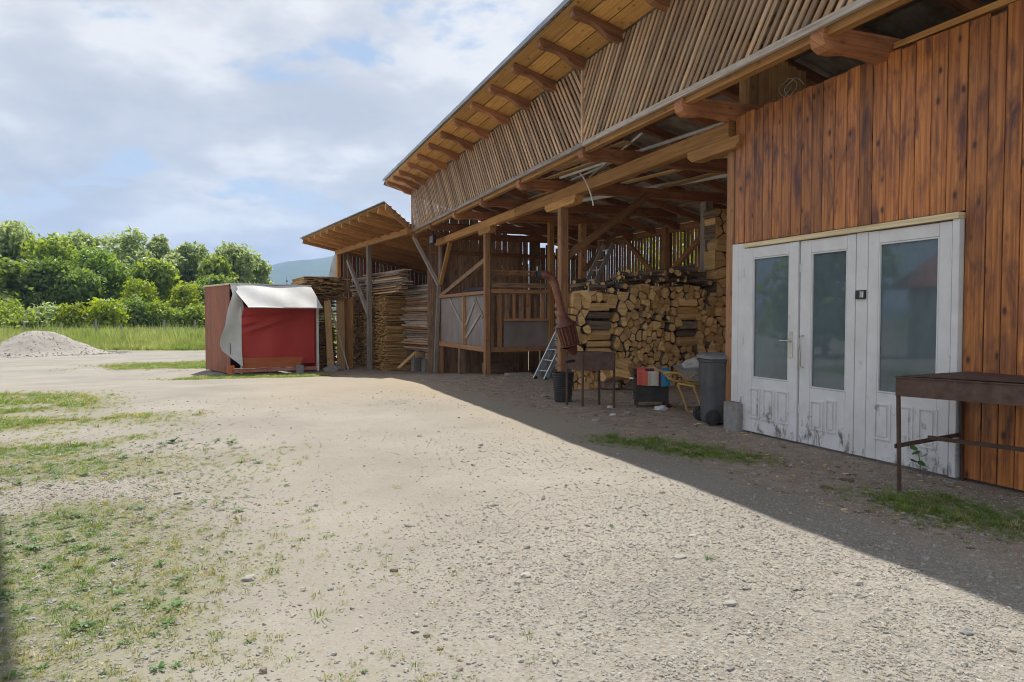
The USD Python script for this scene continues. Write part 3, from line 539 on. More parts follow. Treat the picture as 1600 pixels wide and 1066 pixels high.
# door set
DP = M['door_paint']
part(barn, 'door_lintel', beam((XW - 0.035, 4.40, 2.342), (XW - 0.035, 7.245, 2.336), 0.10, 0.055), M['pale_lintel'])
part(barn, 'door_post', beam((XW - 0.03, 4.43, 0.02), (XW - 0.03, 4.435, 2.312), 0.065, 0.07, (1, 0, 0), 0.004), DP)
part(barn, 'door_post', beam((XW - 0.02, 7.44, 0.36), (XW - 0.02, 7.44, 2.375), 0.125, 0.05, (1, 0, 0), 0.004), DP)
part(barn, 'door_post', beam((XW - 0.025, 7.31, 0.36), (XW - 0.025, 7.31, 2.37), 0.125, 0.05, (1, 0, 0), 0.004), DP)
part(barn, 'door_sill', box(XW - 0.02, XW + 0.06, 4.4, 7.24, -0.05, 0.02), M['concrete'])
def door(y0, y1, gy0, gy1, gz0, gz1, panels, x=XW - 0.03, top=2.30, bot=0.025):
    """y0 > y1; the leaf is built of stiles, rails, a pane, beads and raised panels."""
    th = 0.045; gy0, gy1 = max(gy0, gy1), min(gy0, gy1)
    leafp = part(barn, 'door', box(x - th / 2, x + th / 2, gy1, gy0, bot, gz0 - 0.004), DP)            # lower field
    for a, b in ((y0 - 0.004, gy0 + 0.003), (gy1 - 0.003, y1 + 0.004)):
        part(leafp, 'stile', box(x - th / 2 - 0.004, x + th / 2 - 0.002, b, a, bot, top, 0.003), DP)
    part(leafp, 'rail', box(x - th / 2 - 0.002, x + th / 2 - 0.003, gy1, gy0, gz1 + 0.003, top - 0.001, 0.003), DP)
    part(leafp, 'pane', box(x - 0.003, x + 0.003, gy1 + 0.004, gy0 - 0.004, gz0, gz1), M['pane_glass'])
    for q in (box(x - th / 2 + 0.0, x - 0.004, gy1, gy1 + 0.014, gz0, gz1), box(x - th / 2 + 0.0, x - 0.004, gy0 - 0.014, gy0, gz0, gz1), box(x - th / 2, x - 0.004, gy1 + 0.0145, gy0 - 0.0145, gz1 - 0.014, gz1), box(x - th / 2, x - 0.004, gy1 + 0.0145, gy0 - 0.0145, gz0, gz0 + 0.014)):
        part(leafp, 'bead', q, DP)
    xf = x - th / 2
    for (a, b, za, zb) in panels:
        b, a = min(a, b), max(a, b)
        for q in (box(xf - 0.012, xf + 0.001, a, a + 0.016, za, zb), box(xf - 0.012, xf + 0.001, b - 0.016, b, za, zb), box(xf - 0.0125, xf + 0.001, b, a, zb - 0.016, zb), box(xf - 0.0125, xf + 0.001, b, a, za, za + 0.016)):
            part(leafp, 'moulding', q, DP)
        part(leafp, 'panel', plate([(-(a - b) / 2 + 0.03, -(zb - za) / 2 + 0.035), ((a - b) / 2 - 0.03, -(zb - za) / 2 + 0.035), ((a - b) / 2 - 0.03, (zb - za) / 2 - 0.035), (-(a - b) / 2 + 0.03, (zb - za) / 2 - 0.035)], (xf - 0.004, (a + b) / 2, (za + zb) / 2), (0, 1, 0), (0, 0, 1), 0.012), DP)
    for zh in (0.35, 1.1, 1.95): part(leafp, 'hinge', tube([(x - 0.03, y1 + 0.004 if y1 < 5 else y0 - 0.004, zh), (x - 0.03, y1 + 0.004 if y1 < 5 else y0 - 0.004, zh + 0.1)], 0.009), DP)
    return leafp
d1 = door(7.24, 6.31, 7.075, 6.455, 0.70, 2.17, [(7.092, 6.939, 0.2, 0.57), (6.849, 6.692, 0.2, 0.575), (6.612, 6.452, 0.2, 0.58)], x=XW - 0.045)
d2 = door(6.298, 5.525, 6.135, 5.64, 0.66, 2.155, [(6.10, 5.95, 0.2, 0.52), (5.88, 5.77, 0.2, 0.55)])
d3 = door(5.375, 4.47, 5.247, 4.60, 0.70, 2.175, [(5.251, 5.092, 0.23, 0.59), (5.002, 4.846, 0.23, 0.595), (4.758, 4.596, 0.235, 0.6)])
part(barn, 'door_mullion', box(XW - 0.055, XW - 0.01, 5.379, 5.521, 0.025, 2.305, 0.003), DP)
part(d1, 'handle_plate', box(XW - 0.082, XW - 0.0735, 6.385, 6.43, 0.98, 1.28, 0.003), M['chrome'])
part(d1, 'handle', tube([(XW - 0.08, 6.408, 1.17), (XW - 0.125, 6.408, 1.17), (XW - 0.13, 6.45, 1.172), (XW - 0.128, 6.53, 1.165)], 0.010), M['chrome'])
part(d2, 'pull_handle', tube([(XW - 0.05, 6.235, 1.24), (XW - 0.10, 6.235, 1.23), (XW - 0.105, 6.235, 1.06), (XW - 0.10, 6.235, 0.89), (XW - 0.05, 6.235, 0.88)], 0.011), M['chrome'])
part(barn, 'lock_hasp', box(XW - 0.075, XW - 0.054, 5.39, 5.51, 1.63, 1.72, 0.004), M['black_metal'])
part(barn, 'lock_latch', box(XW - 0.09, XW - 0.0755, 5.40, 5.445, 1.645, 1.705, 0.004), M['chrome'])
part(barn, 'conduit', tube([(6.3, 13.1, 4.24), (6.3, 10.5, 4.26)], 0.022), M['white_pipe']); part(barn, 'conduit', tube([(5.75, 9.5, 4.26), (6.45, 12.6, 4.22)], 0.018), M['white_pipe'])

# loose things up in the barn roof
for k, (p, q, w) in enumerate([((5.55, 12.2, 4.215), (5.75, 9.9, 4.23), 0.16), ((5.7, 13.4, 4.215), (6.1, 10.6, 4.245), 0.14), ((6.6, 13.0, 4.215), (7.2, 9.9, 4.25), 0.18), ((7.4, 12.9, 4.215), (8.0, 10.0, 4.23), 0.15), ((6.35, 15.4, 4.215), (6.7, 12.4, 4.24), 0.15), ((8.4, 13.0, 4.21), (8.7, 10.1, 4.22), 0.2)]):
    single('roof_store_board', beam(p, q, w, 0.028), M['fresh_board'], 'loose pine board laid across the tie beams under the roof', 'board', 'loose boards on the tie beams')
single('drain_pipe', tube([(7.6, 15.4, 4.25), (9.2, 10.9, 4.26)], 0.055, 12), M['white_pipe'], 'thick pale plastic drain pipe lying across the tie beams above the firewood', 'pipe', smooth=True)
single('white_conduit', tube([(6.0, 13.0, 4.25), (6.7, 8.2, 4.3)], 0.03, 10), M['white_pipe'], 'thin white pipe lying on the tie beams above the long beam', 'pipe', smooth=True)
t = np.linspace(0, 1, 14)
single('hanging_cable', tube(np.c_[5.75 + 0.05 * t - 0.03 * t**2, 11.62 - 0.42 * t - 0.10 * np.sin(t * 2), 4.06 - 0.66 * t**1.25], 0.014, 8), M['white_pipe'], 'white cable hanging down in front of the long beam', 'cable', smooth=True)
ang = np.linspace(0, 4 * np.pi, 140)
single('cable_coil', tube(np.c_[5.90 + 0.02 * np.cos(3 * ang), 6.42 + 0.015 * ang - 0.10 * np.cos(ang), 4.06 + 0.10 * np.sin(ang) + 0.004 * ang], 0.005, 6), M['concrete'], 'loops of grey cable sticking up above the plank wall', 'cable', smooth=True)
gp = thing('green_bracket', 'small green plastic hook standing on the tie beam above the doors', 'hook', (5.55, 5.3, 4.19))
part(gp, 'stem', tube([(5.55, 5.3, 4.19), (5.55, 5.3, 4.33)], 0.012), M['green_plastic']); part(gp, 'prongs', join([beam((5.49, 5.3, 4.33), (5.61, 5.3, 4.33), 0.02, 0.02), beam((5.50, 5.3, 4.26), (5.60, 5.3, 4.27), 0.014, 0.014)]), M['green_plastic'])
fl = thing('flood_light', 'small black floodlight under the far corner of the slatted loft', 'lamp', (5.55, 22.2, 3.9))
part(fl, 'housing', beam((5.52, 21.5, 3.86), (5.60, 21.5, 3.86), 0.46, 0.26, (0, 0, 1)), M['black_metal']); part(fl, 'lens', box(5.505, 5.519, 21.30, 21.70, 3.765, 3.955), M['lamp_glass']); part(fl, 'bracket', beam((5.56, 21.5, 3.99), (5.56, 21.5, 4.19), 0.03, 0.05, (0, 1, 0)), M['black_metal'])
fl_frame = join([box(5.498, 5.504, 21.28, 21.30, 3.745, 3.975), box(5.498, 5.504, 21.70, 21.72, 3.745, 3.975), box(5.498, 5.504, 21.30, 21.70, 3.955, 3.975), box(5.498, 5.504, 21.30, 21.70, 3.745, 3.765)])
part(fl, 'frame', fl_frame, M['chrome'])
single('concrete_block', box(5.80, 6.06, 7.23, 7.52, G(5.9, 7.4) - 0.03, 0.355, 0.012), M['concrete'], 'grey concrete block under the white door post', 'block')

# ------------------------------------------------------------------ firewood
fw_n = [0]
def log_from_poly(poly, y_front, length, label, group, name='firewood_log'):
    poly = np.asarray(poly); c = poly.mean(0); lp = thing(name, label, 'log', (c[0], y_front, poly[:, 1].min()), group)
    dz = rng.uniform(-0.02, 0.02)
    v, f, u = prism(poly - c, (c[0], y_front, c[1]), (c[0] + rng.uniform(-0.03, 0.03), y_front + length, c[1] + dz), (0, 0, 1))
    n = len(poly); k = 4 * n
    isf = (f.max(1) >= k)
    def sub(fs):
        ids, inv = np.unique(fs, return_inverse=True); return v[ids], inv.reshape(-1, 3), u[ids]
    isf = isf & (v[f].mean(1)[:, 1] < y_front + length * 0.4)
    part(lp, 'split_face', sub(f[isf]), M['split_wood']); part(lp, 'side', sub(f[~isf]), M['bark'] if rng.random() < 0.4 else M['split_wood'])
    return lp
def cells(x0, x1, z0, ztop, n, seed, aspect=1.0):
    r = np.random.default_rng(seed); pts = np.c_[r.uniform(x0, x1, n), r.uniform(0, 1, n)]; zt = ztop(pts[:, 0]); pts[:, 1] = z0 + pts[:, 1] * (zt - z0)
    for it in range(2):
        al = np.vstack([pts, np.c_[2 * x0 - pts[:, 0], pts[:, 1]], np.c_[2 * x1 - pts[:, 0], pts[:, 1]], np.c_[pts[:, 0], 2 * z0 - pts[:, 1]], np.c_[pts[:, 0], 2 * ztop(pts[:, 0]) - pts[:, 1]]])
        vo = Voronoi(al * [1, aspect]); polys = []
        for i in range(n):
            reg = vo.regions[vo.point_region[i]]; polys.append(vo.vertices[reg] / [1, aspect] if -1 not in reg and len(reg) > 2 else None)
        if it < 1: pts = np.array([p.mean(0) * 0.6 + q * 0.4 if p is not None else q for p, q in zip(polys, pts)])
    out = []
    for p in polys:
        if p is None: continue
        c = p.mean(0); an = np.argsort(np.arctan2(p[:, 1] - c[1], p[:, 0] - c[0])); p = p[an]
        keep = [p[0]]
        for q in p[1:]:
            if np.linalg.norm(q - keep[-1]) > 0.025: keep.append(q)
        p = np.array(keep)
        if len(p) > 3 and np.linalg.norm(p[0] - p[-1]) < 0.025: p = p[:-1]
        if len(p) < 3: continue
        sz = np.sqrt(np.mean((p - c) ** 2)); shr = 1 - (0.005 + r.uniform(0, 0.010)) / max(sz, 0.02)
        p = c + (p - c) * shr + r.normal(0, 0.007, p.shape)
        # cut corners a little, so that round sides mix with split ones
        if r.random() < 0.22:
            a, b = p, np.roll(p, -1, 0); p = np.stack([a * 0.78 + b * 0.22, a * 0.22 + b * 0.78], 1).reshape(-1, 2)
        out.append(p)
    return out
YF = 12.62
def face(polys, label, group, skip=None, depth=0.06, yf=YF):
    for p in polys:
        c = p.mean(0)
        if skip and skip(c): continue
        lab_, grp_ = label(c)
        log_from_poly(p, yf + rng.uniform(-depth, depth), rng.uniform(0.34, 0.42), lab_, grp_)
zoneA = lambda c: 6.42 < c[0] < 6.95 and 0.62 < c[1] < 1.80
zoneB = lambda c: 8.55 < c[0] < 9.02 and 0.82 < c[1] < 1.78
top_z = lambda x: 2.02 + 0.10 * np.sin(np.asarray(x) * 1.7) + 0.06 * np.sin(np.asarray(x) * 5.1)
def main_label(c):
    side = 0 if c[0] < 7.2 else 1 if c[0] < 8.5 else 2; hi = 'upper' if c[1] > 1.1 else 'lower'
    where = ['left of the firewood stack, behind the fire box', 'middle of the firewood stack, behind the striped blanket', 'right of the firewood stack, behind the wheelbarrow'][side]
    return f'split log in the {hi} {where}', f'split logs, {hi} {["left", "middle", "right"][side]} of the firewood stack'
def column_label(c):
    if c[1] > 2.1: return 'split log end in the narrow column rising above the stack, beside the wall', 'split logs of the rising column'
    return 'split log end low in the stack just behind the wheelie bin', 'split logs behind the wheelie bin'
gA, gB = 'split logs of the main firewood stack', 'split logs of the tall firewood column'
face(cells(6.08, 9.5, -0.02, top_z, 300, 3, 0.75), main_label, gA, lambda c: zoneA(c) or zoneB(c), 0.08)
face(cells(9.5, 10.42, -0.02, lambda x: 3.78 + 0 * np.asarray(x), 96, 9), column_label, gB, None, 0.05)
r_ = np.random.default_rng(77)
for zx0, zx1, zz0, zz1, lab, grp in ((6.44, 6.95, 0.62, 1.80, 'log lying sideways in the crossed tower at the left of the firewood stack', 'sideways logs left in the stack'), (8.56, 9.02, 0.82, 1.80, 'log lying sideways in the dark gap at the middle of the firewood stack', 'sideways logs mid stack')):
    z = zz0
    while z < zz1 - 0.08:
        h = r_.uniform(0.13, 0.24); cx = (zx0 + zx1) / 2
        k = r_.integers(5, 9); an = np.sort(r_.uniform(0, 2 * np.pi, k)); an = np.linspace(0, 2 * np.pi, k, endpoint=False) + r_.uniform(-0.2, 0.2, k)
        pl = np.c_[np.cos(an) * h * 0.62, np.sin(an) * h * 0.5] * r_.uniform(0.85, 1.05, (k, 1))
        sg = prism(pl, (zx0 + 0.01, YF + 0.05, z + h / 2), (zx1 - 0.01, YF + 0.06 + r_.uniform(-0.03, 0.03), z + h / 2 + r_.uniform(-0.02, 0.02)), (0, 0, 1))
        single('firewood_log', sg, M['bark' if r_.random() < 0.5 else 'split_wood'], lab, 'log', grp); z += h
# round branches thrown on top
for k in range(64):
    x = r_.uniform(6.5, 9.45); y = r_.uniform(12.75, 13.3); ra = r_.uniform(0.03, 0.065); L = r_.uniform(0.35, 0.8); az = r_.uniform(-1.2, 1.2) + (0 if r_.random() < 0.6 else 1.2)
    z = float(top_z(x)) + ra + r_.uniform(0, 0.30) * (1 - abs((y - 13.0)) * 0.6); dx, dy = math.sin(az) * L / 2, math.cos(az) * L / 2; tz = r_.uniform(-0.06, 0.06)
    p0, p1 = np.array([x - dx, y - dy, z - tz]), np.array([x + dx, y + dy, z + tz])
    bl = thing('branch_log', 'dark round branch wood thrown on top of the firewood stack', 'log', tuple(p0), 'branch logs on the stack')
    part(bl, 'bark', tube([p0, (p0 + p1) / 2 + r_.normal(0, 0.01, 3), p1], ra, 8, False), M['bark'], smooth=True)
    a = unit(p1 - p0); part(bl, 'cut_end', prism([(ra * 0.97 * math.cos(q), ra * 0.97 * math.sin(q)) for q in np.linspace(0, 2 * np.pi, 9)[:-1]], p0 - a * 0.002, p0 + a * 0.02), M['split_wood'])
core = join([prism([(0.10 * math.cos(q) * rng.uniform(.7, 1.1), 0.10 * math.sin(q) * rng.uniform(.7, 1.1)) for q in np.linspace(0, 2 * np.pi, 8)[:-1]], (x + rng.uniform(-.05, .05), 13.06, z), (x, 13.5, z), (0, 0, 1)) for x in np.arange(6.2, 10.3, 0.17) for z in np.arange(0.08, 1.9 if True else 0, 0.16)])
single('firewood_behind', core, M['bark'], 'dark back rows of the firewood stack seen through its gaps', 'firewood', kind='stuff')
for k in range(9):                                                                                     # odd logs on the ground before the stack
    x, y = r_.uniform(6.5, 7.3), r_.uniform(12.1, 12.5); h = r_.uniform(0.14, 0.22); an = np.linspace(0, 2 * np.pi, 6)[:-1] + r_.uniform(-.3, .3, 5); az = r_.uniform(0, 3)
    g0 = G(x, y); z = g0 + h / 2 + (k % 3) * 0.17
    single('firewood_log', prism(np.c_[np.cos(an), np.sin(an)] * h / 2, (x, y, z), (x + 0.35 * math.cos(az), y + 0.35 * math.sin(az), z + r_.uniform(-.05, .12)), (0, 0, 1)), M['split_wood' if k % 3 else 'bark'], 'loose split log tumbled at the foot of the firewood stack', 'log', 'loose logs before the stack')

# ------------------------------------------------------------------ things standing by the firewood
lad = thing('extension_ladder', 'grey aluminium extension ladder leaning into the barn behind the post', 'ladder', (6.45, 15.0, 0))
lb, lt = np.array([6.42, 15.0, G(6.4, 15)]), np.array([8.15, 15.05, 3.25]); la = unit(lt - lb); side = unit([0.25, -1, 0]); face_n = unit(np.cross(la, side))
for s, off, t0, t1, m in ((-0.2, 0, 0, 0.62, 'aluminium'), (0.2, 0, 0, 0.62, 'aluminium'), (-0.165, 0.115, 0.03, 1.0, 'old_aluminium'), (0.165, 0.115, 0.03, 1.0, 'old_aluminium')):
    a, b = lb + (lt - lb) * t0 + side * s + face_n * off, lb + (lt - lb) * t1 + side * s + face_n * off
    part(lad, 'rail', prism([(-0.015, -0.055), (0.015, -0.055), (0.015, -0.045), (0.0, -0.045), (0.0, 0.045), (0.015, 0.045), (0.015, 0.055), (-0.015, 0.055)], a, b, face_n), M[m])
for k in range(13):
    o = lb + la * (0.22 + 0.275 * k); w, off = (0.2, 0) if k < 8 else (0.165, 0.115)
    part(lad, 'rung', tube([o - side * w + face_n * off, o + side * w + face_n * off], 0.015, 8), M['aluminium'])
for s in (-0.2, 0.2): part(lad, 'foot', beam(lb + side * s - la * 0.01, lb + side * s + la * 0.07, 0.04, 0.085, face_n), M['green_plastic' if s > 0 else 'black_plastic'])

# brown fire box on four legs, with a ribbed cowl and bent stove pipe
st = thing('barbecue_stove', 'rusty brown fire box on thin legs with a ribbed cowl and bent chimney pipe', 'stove', (5.2, 10.1, 0))
A, B, C, D = np.array([4.93, 10.40]), np.array([5.04, 10.05]), np.array([5.50, 9.86]), np.array([5.42, 10.22])
def wallp(p, q, z0, z1, th=0.012): return beam((*p, (z0 + z1) / 2), (*q, (z0 + z1) / 2), th, z1 - z0)
for p, q in ((A, B), (B, C), (C, D), (D, A)): part(st, 'side_panel', wallp(p, q, 0.60, 0.88), M['rusty_steel'])
part(st, 'bottom_plate', plate([A, B, C, D], (0, 0, 0.60), (1, 0, 0), (0, 1, 0), 0.008), M['rusty_steel'])
part(st, 'top_plate', plate([A, B, C, D], (0, 0, 0.884), (1, 0, 0), (0, 1, 0), 0.008), M['rusty_steel'])
for p, sp in ((A, (0, 0)), (B, (0, 0)), (C, (-0.02, -0.03)), (D, (0.02, 0.03))): part(st, 'leg', beam((p[0] + sp[0], p[1] + sp[1], G(*p) - 0.02), (p[0], p[1], 0.875), 0.03, 0.03, (0, 1, 0)), M['rusty_steel'])
part(st, 'handle', tube([(4.96, 10.2, 0.74), (4.88, 10.17, 0.74), (4.80, 10.17, 0.73)], 0.022), M['black_metal'], smooth=True)
n0 = np.array([4.99, 10.25, 0.87]); n1 = np.array([4.905, 10.22, 1.01]); n2 = np.array([4.80, 10.20, 1.34]); ax = unit(n2 - n1)
part(st, 'flue', lathe([(0.05, 0.0), (0.075, 0.06), (0.10, 0.13), (0.15, 0.17), (0.15, 0.18)], n0 - (0, 0, 0.01), n1 - n0, 20), M['enamel_brown'], smooth=40)
part(st, 'cowl_core', lathe([(0.0, 0.0), (0.115, 0.0), (0.125, 0.33), (0.0, 0.34)], n1, ax, 20), M['enamel_brown'], smooth=30)
bx = unit(np.cross(ax, [0.2, 1, 0])); by = np.cross(ax, bx)
for k in range(16):
    q = k * 2 * np.pi / 16; r = bx * math.cos(q) + by * math.sin(q)
    part(st, 'cowl_rib', beam(n1 + r * 0.135, n1 + r * 0.152 + ax * 0.33, 0.016, 0.022, r), M['pipe_copper_brown'])
for h, rr in ((0.0, 0.146), (0.33, 0.163)): part(st, 'cowl_ring', tube([n1 + ax * h + (bx * math.cos(q) + by * math.sin(q)) * rr for q in np.linspace(0, 2 * np.pi, 25)], 0.011, 6), M['pipe_copper_brown'], smooth=True)
part(st, 'cowl_cap', lathe([(0.165, 0.335), (0.10, 0.40), (0.075, 0.44), (0.07, 0.50)], n1, ax, 20), M['enamel_brown'], smooth=40)
e0 = n1 + ax * 0.48; e1 = n1 + ax * 0.98
part(st, 'chimney_pipe', tube([e0, e1], 0.062, 16), M['pipe_copper_brown'], smooth=40)
tdir = unit([-0.85, 0.15, -0.1]); elb = []
for k in range(15):
    t = k / 14 * 1.0; dirn = unit(ax * (1 - t) + tdir * t); elb.append(dirn)
p = e1.copy(); pts = [p.copy()]
for dn in elb: p = p + dn * 0.022; pts.append(p.copy())
rad = np.where(np.arange(len(pts)) % 2 == 0, 0.068, 0.060); part(st, 'elbow', tube(pts, rad, 16), M['pipe_copper_brown'], smooth=40)
part(st, 'pipe_mouth', tube([pts[-1] - elb[-1] * 0.005, pts[-1] + elb[-1] * 0.06], 0.07, 16, False), M['black_metal'], smooth=40)
part(st, 'damper', join([tube([pts[-1] + elb[-1] * 0.05 + (0, 0, 0.07), pts[-1] + elb[-1] * 0.05 + (0, 0, 0.14)], 0.008)]), M['chrome'])

# ribbed dark bucket
bk = thing('ribbed_bucket', 'black ribbed basket bucket standing at the foot of the post', 'bucket', (5.07, 10.85, G(5.07, 10.85)))
bc = np.array([5.07, 10.85, G(5.07, 10.85) - 0.005]); pr = [(0.0, 0.0), (0.135, 0.0)]
for k in range(13): z = 0.02 + k * 0.036; r0 = 0.138 + 0.045 * z / 0.5; pr += [(r0, z), (r0 + 0.007, z + 0.012), (r0 + 0.007, z + 0.022), (r0, z + 0.034)]
part(bk, 'wall', lathe(pr + [(0.178, 0.50)], bc, n=28), M['black_metal'], smooth=35); part(bk, 'inside', lathe([(0.0, 0.12), (0.135, 0.12), (0.172, 0.50), (0.188, 0.505), (0.188, 0.485)], bc, n=28), M['black_metal'], smooth=35)
part(bk, 'bail', tube([bc + (0.18 * math.cos(q), 0.05, 0.49 + 0.14 * math.sin(q)) for q in np.linspace(0, np.pi, 14)], 0.005, 6), M['rusty_steel'])

# black box grill with a striped blanket over it
bb = thing('black_grill_box', 'black metal box grill on short legs under the striped blanket', 'grill', (6.15, 9.8, 0))
o, ux = np.array([5.80, 9.72, 0]), unit([0.88, -0.44, 0]); uy = np.array([-ux[1], ux[0], 0]); ux = ux * 0.85; zv = np.array([0, 0, 1.0])
def ob(u0, u1, v0, v1, z0, z1, ch=0.006): return beam(o + ux * u0 + uy * (v0 + v1) / 2 + zv * (z0 + z1) / 2, o + ux * u1 + uy * (v0 + v1) / 2 + zv * (z0 + z1) / 2, abs(v1 - v0), z1 - z0, (0, 0, 1), ch)
part(bb, 'body', ob(0.0, 0.62, 0.0, 0.40, 0.10, 0.50), M['black_metal']); part(bb, 'lid', ob(-0.02, 0.64, -0.015, 0.42, 0.502, 0.60, 0.03), M['black_metal'])
for u in (0.04, 0.58):
    for v in (0.03, 0.37): part(bb, 'leg', beam(o + ux * u + uy * v - zv * 0.02, o + ux * u + uy * v + zv * 0.1, 0.03, 0.03, (0, 1, 0)), M['rusty_steel'])
part(bb, 'side_handle', tube([o + ux * -0.02 + uy * 0.1 + zv * 0.46, o - ux * 0.09 + uy * 0.1 + zv * 0.45, o - ux * 0.09 + uy * 0.3 + zv * 0.45, o - ux * 0.02 + uy * 0.3 + zv * 0.46], 0.009, 6), M['chrome'])
bl = thing('striped_blanket', 'red, cream and blue striped blanket hung over the black grill', 'blanket', tuple(o + zv * 0.4))
def drape(u0, u1):
    us = np.linspace(u0, u1, 12); prof = [(0.40, 0.615), (0.20, 0.618), (0.02, 0.616), (-0.028, 0.60), (-0.036, 0.54), (-0.034, 0.46), (-0.038, 0.365)]
    P = np.array([[o + ux * u + uy * (v - 0.008 * math.sin(u * 37)) + zv * (z + 0.004 * math.sin(u * 23 + v * 9) - (0.03 * (u - 0.05) if z < 0.5 else 0)) for v, z in prof] for u in us])
    th = grid(P); P2 = P + zv * 0.006 - uy * 0.006; t2 = grid(P2); return join([t2, (th[0], th[1][:, ::-1], th[2])])
for u0, u1, m in ((0.03, 0.23, 'cloth_red'), (0.23, 0.43, 'cloth_cream'), (0.43, 0.475, 'cloth_maroon'), (0.475, 0.645, 'cloth_blue')): part(bl, 'stripe', drape(u0, u1), M[m], smooth=True)

# wheelbarrow
wb = thing('wheelbarrow', 'wheelbarrow with pale yellow tube frame and grey metal tub', 'wheelbarrow', (6.2, 8.7, 0))
h0, fwd = np.array([5.64, 8.74, 0]), unit([0.99, -0.10, 0]); lat = np.array([-fwd[1], fwd[0], 0])
W = lambda a, b, z: h0 + fwd * a + lat * b + zv * z
for s in (1, -1):
    part(wb, 'handle_bar', tube([W(-0.02, 0.29 * s, 0.66), W(0.12, 0.29 * s, 0.655), W(0.19, 0.28 * s, 0.62), W(0.27, 0.26 * s, 0.53), W(0.36, 0.24 * s, 0.49), W(1.0, 0.14 * s, 0.46), W(1.2, 0.10 * s, 0.38), W(1.32, 0.07 * s, 0.22)], 0.018, 8), M['yellow_paint'], smooth=True)
    part(wb, 'grip', tube([W(-0.10, 0.29 * s, 0.662), W(0.03, 0.29 * s, 0.659)], 0.022, 8), M['cloth_maroon'] if s > 0 else M['yellow_paint'], smooth=True)
    part(wb, 'leg', tube([W(0.40, 0.235 * s, 0.45), W(0.50, 0.235 * s, 0.22), W(0.56, 0.235 * s, 0.045), W(0.60, 0.235 * s, 0.02), W(0.68, 0.235 * s, 0.03), W(0.95, 0.17 * s, 0.34)], 0.016, 8), M['yellow_paint'], smooth=True)
    part(wb, 'tub_strut', tube([W(0.27, 0.28 * s, 0.57), W(0.42, 0.25 * s, 0.62)], 0.013, 6), M['yellow_paint'], smooth=True)
    part(wb, 'wheel_fork', tube([W(0.92, 0.16 * s, 0.37), W(1.12, 0.10 * s, 0.30), W(1.28, 0.075 * s, 0.20)], 0.013, 6), M['yellow_paint'], smooth=True)
part(wb, 'cross_bar', tube([W(0.60, -0.235, 0.025), W(0.60, 0.235, 0.025)], 0.014, 8), M['yellow_paint']); part(wb, 'cross_bar', tube([W(0.42, -0.25, 0.45), W(0.42, 0.25, 0.45)], 0.014, 8), M['yellow_paint'])
def tubring(a0, a1, w0, w1, z0, z1, n=28, e=3.2):
    q = np.linspace(0, 2 * np.pi, n + 1); sx = np.sign(np.cos(q)) * np.abs(np.cos(q)) ** (2 / e); sy_ = np.sign(np.sin(q)) * np.abs(np.sin(q)) ** (2 / e)
    return np.array([W((a0 + a1) / 2 + (a1 - a0) / 2 * x, (w0 + (w1 - w0) * (x + 1) / 2) * y, z0 + (z1 - z0) * (x + 1) / 2) for x, y in zip(sx, sy_)])
rings = [tubring(0.52, 0.80, 0.18, 0.16, 0.50, 0.48), tubring(0.44, 0.88, 0.25, 0.23, 0.515, 0.50), tubring(0.34, 0.98, 0.32, 0.29, 0.66, 0.70), tubring(0.30, 1.02, 0.345, 0.31, 0.71, 0.77), tubring(0.28, 1.04, 0.36, 0.325, 0.712, 0.775), tubring(0.29, 1.03, 0.355, 0.32, 0.70, 0.76)]
g1 = grid(np.array(rings)); bot = rings[0]; cb = bot.mean(0); nb = len(bot) - 1
floor_ = (np.vstack([bot, cb]), np.array([[i, i + 1, nb + 1] for i in range(nb)]), np.zeros((nb + 2, 2)))
part(wb, 'tub', join([g1, floor_]), M['tub_metal'], smooth=35)
rub = join([tube([W(0.75, 0.02 + 0.1 * math.cos(q), 0.74 + 0.02 * math.sin(q)) for q in np.linspace(0, 6, 12)], 0.05, 8), (lambda v: (v[0] + W(0.68, 0.0, 0.70), v[1], v[2]))(lump(4, np.array([0.30, 0.22, 0.17]), 3, 0.5))])
part(wb, 'rubble', rub, M['pale_sheet'], smooth=True)
wc = W(1.30, 0, 0.19); part(wb, 'tyre', lathe([(0.10, -0.035), (0.165, -0.042), (0.19, -0.02), (0.195, 0.0), (0.19, 0.02), (0.165, 0.042), (0.10, 0.035), (0.10, -0.035)], wc, lat, 24), M['rubber'], smooth=40)
part(wb, 'wheel_rim', lathe([(0.0, -0.03), (0.06, -0.03), (0.10, -0.02), (0.10, 0.02), (0.06, 0.03), (0.0, 0.03)], wc, lat, 20), M['tub_metal'], smooth=40)

# wheelie bin
wn = thing('wheelie_bin', 'dark grey wheelie bin with pale lid beside the white door post', 'bin', (5.98, 7.95, 0))
bo = np.array([6.03, 7.93, G(6, 7.9)]); bu, bv = unit([0.96, -0.28, 0]), unit([0.28, 0.96, 0])
def bring(w, dp, z, e=7, shift=0.0): 
    q = np.linspace(0, 2 * np.pi, 41); return np.array([bo + bu * (np.sign(np.cos(t)) * abs(np.cos(t)) ** (2 / e) * w / 2) + bv * (np.sign(np.sin(t)) * abs(np.sin(t)) ** (2 / e) * dp / 2 + shift) + zv * z for t in q])
part(wn, 'body', grid(np.array([bring(0.0, 0.0, 0.03), bring(0.37, 0.40, 0.03), bring(0.38, 0.41, 0.05), bring(0.43, 0.47, 0.84), bring(0.47, 0.50, 0.845), bring(0.47, 0.50, 0.875), bring(0.42, 0.45, 0.875), bring(0.38, 0.42, 0.3)])), M['bin_plastic'], smooth=30)
part(wn, 'lid', grid(np.array([bring(0.47, 0.51, 0.885), bring(0.50, 0.54, 0.885), bring(0.50, 0.54, 0.905), bring(0.47, 0.50, 0.93), bring(0.34, 0.36, 0.955), bring(0, 0, 0.96)])), M['bin_lid_plastic'], smooth=30)
